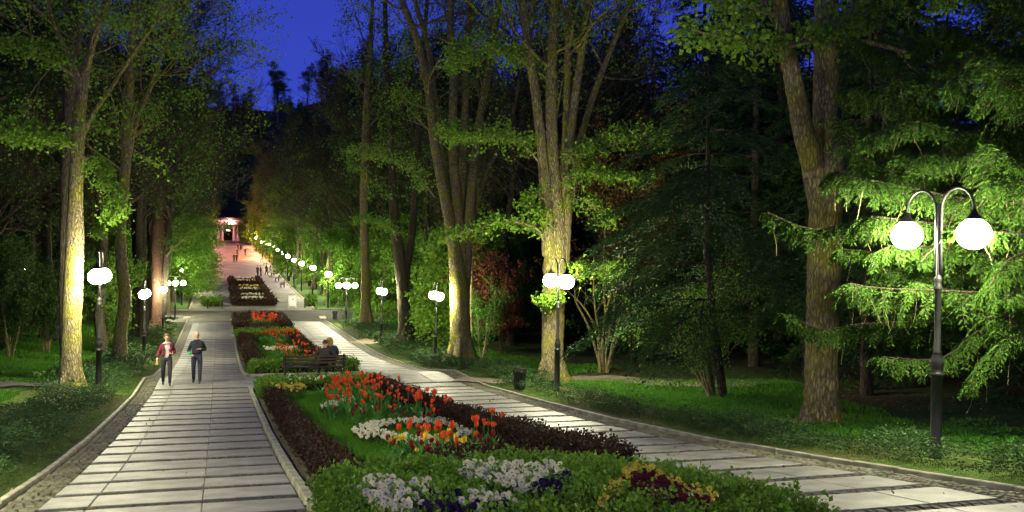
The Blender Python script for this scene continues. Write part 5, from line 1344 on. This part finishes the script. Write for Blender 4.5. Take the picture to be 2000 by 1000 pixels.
lamp_post(11.6 * u, 124.5 * u, 'second lamp beyond the crossing on the right lawn')
for i, y in enumerate([137, 150, 163, 176, 189, 202, 215, 229, 243]):
    lamp_post((11.2 - .1 * i) * u, y * u, 'globe lamp in the bright string climbing the right side of the far avenue', group='globe lamps in the far right string', glob='globe_far' if y < 226 else 'globe_orange')
for i, y in enumerate([262, 285, 310]):
    lamp_post(10.4 * u, y * u, 'orange glowing lamp near the top of the far avenue on the right', group='orange lamps at the top right of the avenue', glob='globe_orange')
for i, y in enumerate([114, 132, 150, 170, 190, 210]):
    lamp_post(-4.0 * u, y * u, 'globe lamp half hidden by leaves on the left side of the far avenue, the pink ones added', group='globe lamps along the far left of the avenue', glob='globe_far' if y < 160 else 'globe_pink')  # pink globes are extra, added among the leaves to tint the far avenue
for i, y in enumerate([228, 248, 270, 292, 315]):
    lamp_post(-3.6 * u, y * u, 'pink glowing lamp near the top of the far avenue on the left', group='pink lamps at the top left of the avenue', glob='globe_pink')
for i, y in enumerate([236, 276, 322]):
    lamp_post(9.9 * u, y * u, 'pink glowing lamp near the top of the far avenue on the right', group='pink lamps at the top right of the avenue', glob='globe_pink')
# lights among the trees
for i, (px, py, d, mt, lab) in enumerate(((17, 529, 75, 'spot', 'small white floodlight left of two low behind the left wood'), (49, 528, 77, 'spot', 'small white floodlight right of two low behind the left wood'),
                                       (1047, 527, 90, 'red_spot', 'small orange light among the dark trees left of the second lamp'), (1046, 547, 95, 'spot', 'tiny white light under the orange one left of the second lamp'))):
    p = at(px, py, d); z0 = gzf(p.x, p.y); t = thing('park_light', lab, 'lamp', (p.x, p.y, z0 - .1))
    MB().tube([(0, 0, 0), (0, 0, max(.5, p.z - z0))], .05, 6).build('pole', M['iron'], t)
    MB().lathe([(.05, -.1), (.16, -.05), (.18, .05), (.1, .13)], (0, 0, max(.5, p.z - z0) + .1), 10).build('lamp_head', M[mt], t)

# ---------------------------------------------------------------- benches, bins, bollards, sign
def bench(label, x, y, rz, L=2.05):
    z = float(gz(y)); t = thing('park_bench', label, 'bench', (x, y, z), rz)
    # local: back towards -y (camera side), seat facing +y
    for sx in (-L / 2 + .09, L / 2 - .09):
        m = MB(); m.box((sx, -.02, .21), (.06, .055, .42)).box((sx, .40, .2), (.06, .055, .40)).box((sx, .19, .405), (.06, .48, .045))
        m.tube([(sx, -.02, .40), (sx, -.06, .62), (sx, -.12, .93)], .028, 6)
        m.tube([(sx, .40, .40), (sx, .40, .60), (sx, .2, .63), (sx, -.05, .62)], .02, 6)
        m.build('leg', M['iron'], t)
    v, f = bevel_box(L, .075, .035, .006)
    me = bpy.data.meshes.new('slat'); me.from_pydata(v, [], f); me.materials.append(M['wood'])
    for k in range(5): link('slat', me, t, (0, .02 + k * .09, .455))
    for k, (yy, zz) in enumerate(((-.04, .60), (-.065, .72), (-.09, .84), )): link('back_slat', me, t, (0, yy + .02, zz), (math.radians(78), 0, 0))
    return t
bench('dark slatted bench with the seated couple on it, seen from behind', 3.9 * u, 40.55 * u, math.radians(0), 2.3)
bench('empty dark slatted bench at the near edge of the third bed', 3.45 * u + .1, 80.8 * u, 0, 2.0)
def bench_side(label, x, y, rz, group=None):
    t = bench(label, x, y, rz, 1.8)
    if group: t['group'] = group
    return t
for i, y in enumerate((128, 140, 152, 164, 178, 192)):
    b_ = bench_side('dark bench along the right side of the far avenue', 8.2, y, PI / 2, 'benches along the far right avenue')
def bin_(label, x, y):
    t = thing('litter_bin', label, 'bin', (x, y, gzf(x, y)))
    for k in range(14):
        a = 2 * PI * k / 14; c_, s_ = math.cos(a), math.sin(a)
        MB().tube([(c_ * .17, s_ * .17, .05), (c_ * .19, s_ * .19, .5), (c_ * .235, s_ * .235, .74)], .024, 4).build('slat', M['iron'], t)
    MB().lathe([(.155, .04), (.16, .6), (.15, .6), (.14, .06)], n=14).build('liner', M['iron'], t)
    for z, r in ((.12, .185), (.62, .215), (.74, .245)):
        MB().tube([(math.cos(k * PI / 8) * r, math.sin(k * PI / 8) * r, z) for k in range(17)], .012, 5).build('hoop', M['iron'], t)
bin_('black slatted litter bin on the right kerb beside the second lamp post', 11.0 * u, 34.4 * u)
bin_('dark litter bin at the right corner of the crossing', 11.4 * u, 98 * u)
bin_('dark litter bin on the edge of the far right lawn', 11.0 * u, 160 * u)
for x, y, lab in ((-1.14, 110.4, 'black bollard in front of the clipped planter on the left of the plaza'), (.41, 110.2, 'black bollard between the planter and the flower bed'), (9.45, 110.8, 'black bollard beside the white sign at the right of the plaza')):
    o = MB().lathe([(.075, 0), (.075, .05), (.055, .08), (.055, .85), (.07, .87), (.07, .91), (.04, .96), (.01, .97)], n=12).build('bollard', M['iron'], None, True)
    o.location = (x * u, y * u, float(gz(y * u))); tag(o, lab, 'bollard')
# folding sign
t = thing('pavement_sign', 'white folding board sign standing on the plaza', 'sign', (8.02 * u, 110.6 * u, float(gz(110.6 * u)) + .02), .1)
for sy, nm_ in ((-1, 'front'), (1, 'rear')):
    m = MB()
    for sx in (-.36, .36): m.tube([(sx, sy * .28, 0), (sx, sy * .03, 1.22)], .022, 5)
    m.tube([(-.36, sy * .03, 1.22), (.36, sy * .03, 1.22)], .022, 5); m.build('frame', M['white_paint'], t)
    o = MB().box((0, 0, 0), (.68, .02, 1.0)).build('panel', M['white_panel'], t, loc=(0, sy * .155, .68), rot=(sy * .205, 0, 0))
ink = MB(); ink.lathe([(.07, 0), (.07, .006)], (0, 0, 0), 14)
o = ink.build('printed_mark', M['ink'], t, loc=(.05, -.125, .86), rot=(PI / 2 - .205, 0, 0))
ln = MB()
for k in range(3): ln.box((0, 0, k * .09), (.3 - .06 * k, .004, .025))
ln.build('printed_lines', M['ink'], t, loc=(-.02, -.20, .48), rot=(-.205, 0, 0))

# ---------------------------------------------------------------- people
def skin_mesh(name, verts, edges, radii, sub=2):
    bm = bmesh.new(); lay = bm.verts.layers.skin.verify(); vs = [bm.verts.new(v) for v in verts]
    for a, b_ in edges: bm.edges.new((vs[a], vs[b_]))
    for v, r in zip(vs, radii):
        r = r if hasattr(r, '__len__') else (r, r); v[lay].radius = r
    vs[0][lay].use_root = True
    me = bpy.data.meshes.new(name); bm.to_mesh(me); bm.free()
    o = bpy.data.objects.new(name, me); COL.objects.link(o)
    s1 = o.modifiers.new('s', 'SKIN'); s1.use_smooth_shade = True; s2 = o.modifiers.new('u', 'SUBSURF'); s2.levels = sub; s2.render_levels = sub
    dg = bpy.context.evaluated_depsgraph_get(); ev = o.evaluated_get(dg); nm = bpy.data.meshes.new_from_object(ev)
    bpy.data.objects.remove(o); nm.name = name
    return nm
def person(label, loc, rz, J, top, legs, shoe=None, hair=None, hair_style='short', jacket=None, H=1.0, group=None, held=None):
    """J: joint positions, facing -y. Keys: pelvis, waist, chest, neck, head, crown, and L/R sh el wr hand hip kn an toe"""
    t = thing('person', label, 'person', loc, rz, group); t.scale = (H, H, H)
    V = []; E = []; R = []; K = []
    idx = {}
    def add(k, p, r, mat, parent=None):
        idx[k] = len(V); V.append(Vector(p)); R.append(r); K.append(mat)
        if parent is not None: E.append((idx[parent], idx[k]))
    add('pelvis', J['pelvis'], (.155, .115), 'legs')
    add('waist', J['waist'], (.14, .105), 'top', 'pelvis'); add('chest', J['chest'], (.175, .12), 'top', 'waist')
    add('neck', J['neck'], (.055, .055), 'skin', 'chest'); add('jaw', Vector(J['neck']).lerp(Vector(J['head']), .55), (.062, .07), 'skin', 'neck')
    add('head', J['head'], (.088, .102), 'skin', 'jaw'); add('crown', Vector(J['crown']) + Vector((0, 0, .035)), (.066, .078), 'skin', 'head')
    for s_ in 'LR':
        add('sh' + s_, J['sh' + s_], .062, 'top', 'chest'); add('el' + s_, J['el' + s_], .046, 'top', 'sh' + s_); add('wr' + s_, J['wr' + s_], .03, 'skin', 'el' + s_)
        w = Vector(J['wr' + s_]); h = Vector(J['hand' + s_]); add('palm' + s_, h, (.036, .02), 'skin', 'wr' + s_)
        d = (h - w).normalized(); side = d.cross(Vector((0, 0, 1))); side = side.normalized() if side.length > .1 else Vector((1, 0, 0))
        for k, (o_, l_) in enumerate(((-.03, .065), (-.01, .078), (.011, .074), (.031, .058))):
            add('f%d%s' % (k, s_), h + d * .05 + side * o_, .0095, 'skin', 'palm' + s_); add('g%d%s' % (k, s_), h + d * (.05 + l_ * .8) + side * o_ * 1.1 + Vector((0, 0, -.02)), .0075, 'skin', 'f%d%s' % (k, s_))
        add('th' + s_, h + side * -.055 + d * .02, .011, 'skin', 'palm' + s_)
        add('hip' + s_, J['hip' + s_], .108, 'legs', 'pelvis'); add('kn' + s_, J['kn' + s_], .078, 'legs', 'hip' + s_); add('an' + s_, J['an' + s_], .056, 'legs', 'kn' + s_)
        an = Vector(J['an' + s_]); toe = Vector(J['toe' + s_]); add('heel' + s_, an + Vector((0, 0, -.055)), (.042, .04), 'shoe', 'an' + s_); add('toe' + s_, toe, (.045, .03), 'shoe', 'heel' + s_)
    me = skin_mesh('body', V, E, R, 2)
    mats = {'skin': M['skin'], 'top': top, 'legs': legs, 'shoe': shoe or M['ink']}; order = ['skin', 'top', 'legs', 'shoe']
    me.materials.clear()
    for k in order: me.materials.append(mats[k])
    segs = [(V[a], V[b_], K[b_] if K[b_] != 'skin' or K[a] == 'skin' else K[b_], ) for a, b_ in E]
    A0 = np.array([tuple(s_[0]) for s_ in segs]); B0 = np.array([tuple(s_[1]) for s_ in segs]); KK = []
    for a, b_ in E:
        k = K[b_]
        if b_ == idx['neck']: k = 'top'
        if b_ in (idx['wrL'], idx['wrR']): k = 'top'
        if b_ == idx['waist']: k = 'top'
        KK.append(order.index(k))
    co = np.array([tuple(p.center) for p in me.polygons]); AB = B0 - A0
    tt = np.clip(((co[:, None] - A0) * AB).sum(-1) / ((AB ** 2).sum(-1) + 1e-9), 0, 1); dist = np.linalg.norm(co[:, None] - (A0 + AB * tt[..., None]), axis=-1)
    me.polygons.foreach_set('material_index', np.array(KK)[dist.argmin(1)].astype(np.int32)); me.polygons.foreach_set('use_smooth', [True] * len(me.polygons))
    link('body', me, t)
    # face: nose, ears, eyes, mouth
    hd = Vector(J['head']); fd = Vector(J.get('face', (0, -1, 0))).normalized(); sd = fd.cross(Vector((0, 0, 1))).normalized()
    f = MB(); f.tube([hd + fd * .075 + Vector((0, 0, .02)), hd + fd * .112 + Vector((0, 0, -.02)), hd + fd * .085 + Vector((0, 0, -.032))], [.007, .014, .01], 6); f.build('nose', M['skin'], t, True)
    for s_ in (-1, 1):
        MB().lathe([(.004, -.022), (.014, -.012), (.016, .008), (.005, .024)], hd + sd * s_ * .082, 8).build('ear', M['skin'], t, True)
        MB().lathe([(.002, -.008), (.010, -.003), (.010, .003), (.002, .008)], hd + fd * .088 + sd * s_ * .03 + Vector((0, 0, .02)), 8).build('eye', M['ink'], t, True)
    f = MB(); f.tube([hd + fd * .083 + sd * .022 + Vector((0, 0, -.055)), hd + fd * .09 + Vector((0, 0, -.053)), hd + fd * .083 - sd * .022 + Vector((0, 0, -.055))], .006, 5); f.build('mouth', plain('lips', (.35, .09, .08)), t, True)
    if hair:
        m = MB(); c = hd + Vector((0, 0, .03)) - fd * .015; n = 14; rows = 8; rg = random.Random(5); base = 0
        low = -.7 if hair_style == 'short' else -2.2
        for i in range(rows + 1):
            ph = i / rows * 2.0 if hair_style != 'short' else i / rows * 1.75
            for j in range(n):
                a = 2 * PI * j / n; front = max(0, math.cos(a)); p2 = min(ph, 1.0 + .9 * (1 - front))
                rr = (.118 if hair_style == 'short' else .128) * (1 + rg.uniform(-.05, .05)); z = math.cos(p2) * .13
                if hair_style == 'long' and ph > 1.5: z -= (ph - 1.5) * .35 * (1 - front)
                r_ = math.sin(min(p2, 1.6)) * rr
                q = c + fd * (math.cos(a) * r_) + sd * (math.sin(a) * r_ * .92) + Vector((0, 0, z)); m.v.append(tuple(q))
        for i in range(rows):
            for j in range(n): m.f.append((i * n + j, i * n + (j + 1) % n, (i + 1) * n + (j + 1) % n, (i + 1) * n + j))
        m.build('hair', hair, t, True)
    if jacket:
        JV = [Vector(J['pelvis']) + Vector((0, 0, .0)), J['waist'], J['chest'], J['shL'], J['elL'], Vector(J['elL']).lerp(Vector(J['wrL']), .85), J['shR'], J['elR'], Vector(J['elR']).lerp(Vector(J['wrR']), .85), Vector(J['chest']).lerp(Vector(J['neck']), .55)]
        jm = skin_mesh('jacket', JV, [(0, 1), (1, 2), (2, 3), (3, 4), (4, 5), (2, 6), (6, 7), (7, 8), (2, 9)], [(.205, .155), (.19, .15), (.21, .15), .08, .066, .058, .08, .066, .058, (.09, .085)], 2)
        jm.materials.clear(); jm.materials.append(jacket[0])
        if jacket[1]:   # open front
            bm = bmesh.new(); bm.from_mesh(jm); dl = [f_ for f_ in bm.faces if f_.normal.y < -.25 and abs(f_.calc_center_median().x - J['chest'][0]) < .085 and f_.calc_center_median().z < J['neck'][2] and abs(f_.calc_center_median().z - 1.1) < .45]
            bmesh.ops.delete(bm, geom=dl, context='FACES'); bm.to_mesh(jm); bm.free()
        jm.polygons.foreach_set('use_smooth', [True] * len(jm.polygons)); o = link('jacket', jm, t); so = o.modifiers.new('thick', 'SOLIDIFY'); so.thickness = .012
    return t
cloth = lambda n, c: noise_mat(n, [tuple(x * .8 for x in c), tuple(min(1, x * 1.2) for x in c)], scale=6, rough=.9, bump=.6, bscale=9, bdist=.03)
def stand(stride=.18, armL=None, armR=None, lean=0.0):
    J = dict(pelvis=(0, 0, .96), waist=(0, -.005, 1.10), chest=(0, -.01 - lean, 1.33), neck=(0, -.0 - lean, 1.50), head=(0, -.025 - lean, 1.645), crown=(0, -.01 - lean, 1.70))
    J.update(hipL=(.1, 0, .90), knL=(.11, -stride * .6 - .03, .50), anL=(.11, -stride, .10), toeL=(.12, -stride - .15, .035), hipR=(-.1, 0, .90), knR=(-.11, stride * .25 - .05, .50), anR=(-.11, stride, .11), toeR=(-.12, stride - .14, .035))
    J.update(shL=(.165, 0, 1.385), shR=(-.165, 0, 1.385))
    J.update(elL=(.27, .04, 1.15), wrL=(.24, -.14, 1.0), handL=(.22, -.21, .97)) if armL is None else J.update(armL)
    J.update(elR=(-.27, .04, 1.15), wrR=(-.27, -.08, .93), handR=(-.265, -.11, .86)) if armR is None else J.update(armR)
    return J
p = onground(325, 752); cm = cloth('maroon_cloth', (.10, .010, .025)); 
person('woman in a maroon jacket and white top walking down the left path', (p.x, p.y, float(gz(p.y))), .05, stand(.2, dict(elL=(.26, .03, 1.13), wrL=(.16, -.2, 1.10), handL=(.09, -.25, 1.12)), dict(elR=(-.25, .03, 1.12), wrR=(-.32, -.06, .9), handR=(-.32, -.09, .83))),
       cloth('white_cloth', (.38, .36, .38)), cloth('black_trousers', (.02, .02, .025)), hair=noise_mat('brown_hair', [(.06, .035, .02), (.13, .08, .04)], scale=20), hair_style='short', jacket=(cm, True), H=1.0)
p = onground(384, 748)
navy = cloth('navy_cloth', (.012, .013, .025))
person('bald man in a dark jacket and jeans walking beside the woman', (p.x, p.y, float(gz(p.y))), -.05, stand(.17, dict(elL=(.28, .03, 1.13), wrL=(.15, -.22, 1.18), handL=(.09, -.27, 1.19)), dict(elR=(-.28, .03, 1.12), wrR=(-.22, -.2, 1.02), handR=(-.17, -.27, 1.0))),
       navy, cloth('dark_jeans', (.025, .028, .05)), jacket=(navy, False), H=1.03)
ob = MB().lathe([(.05, 0), (.06, .02), (.06, .1), (.02, .12)], n=10).build('green_bottle', cloth('green_cloth', (.03, .35, .14)))
ob.location = (p.x - .24, p.y - .3, float(gz(p.y)) + 1.02); tag(ob, 'small green bottle held in the right hand of the walking man', 'bottle')
def sit(lx=0.0, turn=0.0):
    # seated, facing -y (rotated later), pelvis on the seat at .46
    J = dict(pelvis=(0, 0, .56), waist=(0, .0, .72), chest=(lx * .5, -.02, .96), neck=(lx, -.03, 1.13), head=(lx * 1.2, -.05, 1.27), crown=(lx * 1.2, -.04, 1.33))
    J.update(hipL=(.1, -.05, .54), knL=(.14, -.46, .53), anL=(.14, -.50, .12), toeL=(.15, -.64, .04), hipR=(-.1, -.05, .54), knR=(-.14, -.46, .53), anR=(-.14, -.50, .12), toeR=(-.15, -.64, .04))
    J.update(shL=(.2 + lx * .6, -.01, 1.05), shR=(-.2 + lx * .6, -.01, 1.05), elL=(.27, -.1, .80), wrL=(.12, -.3, .74), handL=(.06, -.36, .73), elR=(-.27, -.1, .80), wrR=(-.12, -.3, .72), handR=(-.06, -.36, .71))
    return J
bx, by = 3.9 * u, 40.55 * u; bz = float(gz(by))
Jm = sit(-.04); Jm['face'] = (-.7, -.7, 0)     # after the 180 degree turn he looks right-away
Jm.update(elL=(.33, -.02, .84), wrL=(.30, -.22, .74), handL=(.28, -.28, .72), elR=(-.32, .03, .92), wrR=(-.48, .02, .80), handR=(-.53, .0, .78))
person('man in a dark coat sitting on the bench beside the woman, seen from behind', (bx + .36, by + .2, bz), PI, Jm, cloth('charcoal_cloth', (.03, .03, .03)), cloth('seated_trousers', (.02, .02, .03)), hair=noise_mat('dark_hair', [(.03, .02, .01), (.07, .05, .03)], scale=20), jacket=(cloth('dark_coat', (.028, .028, .03)), False))
Jw = sit(.06); Jw['face'] = (1.0, -.35, 0)
person('blond woman in a blue coat turned towards the man beside her on the bench', (bx + .64, by + .3, bz + .08), PI, Jw, cloth('blue_cloth', (.02, .03, .07)), cloth('seated_jeans', (.02, .025, .05)), hair=noise_mat('blond_hair', [(.16, .10, .04), (.32, .22, .09)], scale=20), hair_style='long', jacket=(cloth('blue_coat', (.02, .028, .06)), False))
# far strollers: simple copies of one build
far = [(465, 489, 'x', 'left of two tiny dark figures near the pillared hall', 0), (470, 489, 'x', 'right of two tiny dark figures near the pillared hall', 0), (463, 500, 'x', 'figure in dark clothes up the avenue above the pink lit pair', 0), (503, 541, 'pair', 'dark clad walker left of two near the far right benches', 0), (509, 541, 'pair', 'walker in a grey coat right of two near the far right benches', .2), (457, 513, 'pair', 'dark clad walker left of a pair far up the pink lit avenue', 0), (462, 513, 'pair', 'dark clad walker right of a pair far up the pink lit avenue', .1), (479, 499, 'one', 'lone dark figure far up the avenue under the pink light', 0), (520, 538, 'one', 'dark figure sitting by the first far bench on the right', 0)]
dkc = cloth('far_coat', (.03, .025, .03)); proto_p = None
for px, py, _, lab, a in far:
    q = onground(px, py)
    if proto_p is None: proto_p = person(lab, (q.x, q.y, float(gz(q.y))), a, stand(.15), dkc, navy, hair=M['ink']); t = proto_p
    else:
        t = copy_tree(proto_p); t.location = (q.x, q.y, float(gz(q.y))); t.rotation_euler = (0, 0, a + rnd.uniform(-.3, 3.3)); t['label'] = lab

HAZE = 0.0
if HAZE:
    hm = bpy.data.materials.new('haze'); hm.use_nodes = True; hn = hm.node_tree.nodes; hn.clear()
    pv = hn.new('ShaderNodeVolumePrincipled'); pv.inputs['Density'].default_value = HAZE; pv.inputs['Color'].default_value = (.9, .95, 1, 1); pv.inputs['Anisotropy'].default_value = .5
    ho = hn.new('ShaderNodeOutputMaterial'); hm.node_tree.links.new(pv.outputs[0], ho.inputs['Volume'])
    hb_ = MB().box((20, 420, 40), (940, 960, 110)).build('haze', hm); tag(hb_, kind='stuff')
# ---------------------------------------------------------------- pillared building at the end of the avenue
def building():
    Y = 308.0; X = 2.6; z = float(gz(Y)) + .1; t = thing('pillared_hall', 'pale pillared hall glowing pink at the top end of the avenue', 'building', (X, Y, z))
    MB().box((0, 9, 3.6), (15, 9, 7.0)).build('wall', M['pink_plaster'], t)
    MB().box((0, 2.2, 6.35), (14, 6.4, 1.3)).build('entablature', M['pink_plaster'], t)
    m = MB(); m.v = [(-7.4, -1.2, 7.0), (7.4, -1.2, 7.0), (0, -1.2, 7.9), (-7.4, 8, 7.0), (7.4, 8, 7.0), (0, 8, 7.9)]; m.f = [(0, 1, 2), (5, 4, 3), (0, 2, 5, 3), (1, 4, 5, 2), (0, 3, 4, 1)]
    m.build('roof', M['roof_dark'], t)
    for k in range(4): MB().box((0, -1.8 + k * .45 + .9, .08 + k * .16), (15, 6 - k * .9, .16)).build('step', M['kerb'], t)
    col = MB().lathe([(.55, 0), (.55, .2), (.42, .35), (.42, 2.5), (.36, 4.9), (.5, 5.0), (.5, 5.2)], n=14).mesh('column', M['pink_plaster'], True)
    for x in (-6.6, -5.5, -3.0, -1.8, 1.8, 3.0, 5.5, 6.6): link('column', col, t, (x, -.2, .5))
    for x in (-4.4, 0, 4.4):
        o = MB().box((x, 4.42, 2.4), (1.7 if x else 2.6, .12, 4.2)).build('door' if x == 0 else 'window', M['dark_opening'], t)
    g = MB().box((0, 4.34, 4.0), (1.2, .06, .5)).build('lit_sign_box', M['window_glow'], t)
building()
o = MB().lathe([(.05, 0), (.2, .1), (.22, .25), (.05, .4)], n=10).build('roof_lamp', M['globe_pink'])
o.location = (3.0, 306.0, float(gz(306)) + 6.9); tag(o, 'bright lamp above the entrance of the pillared hall', 'lamp')
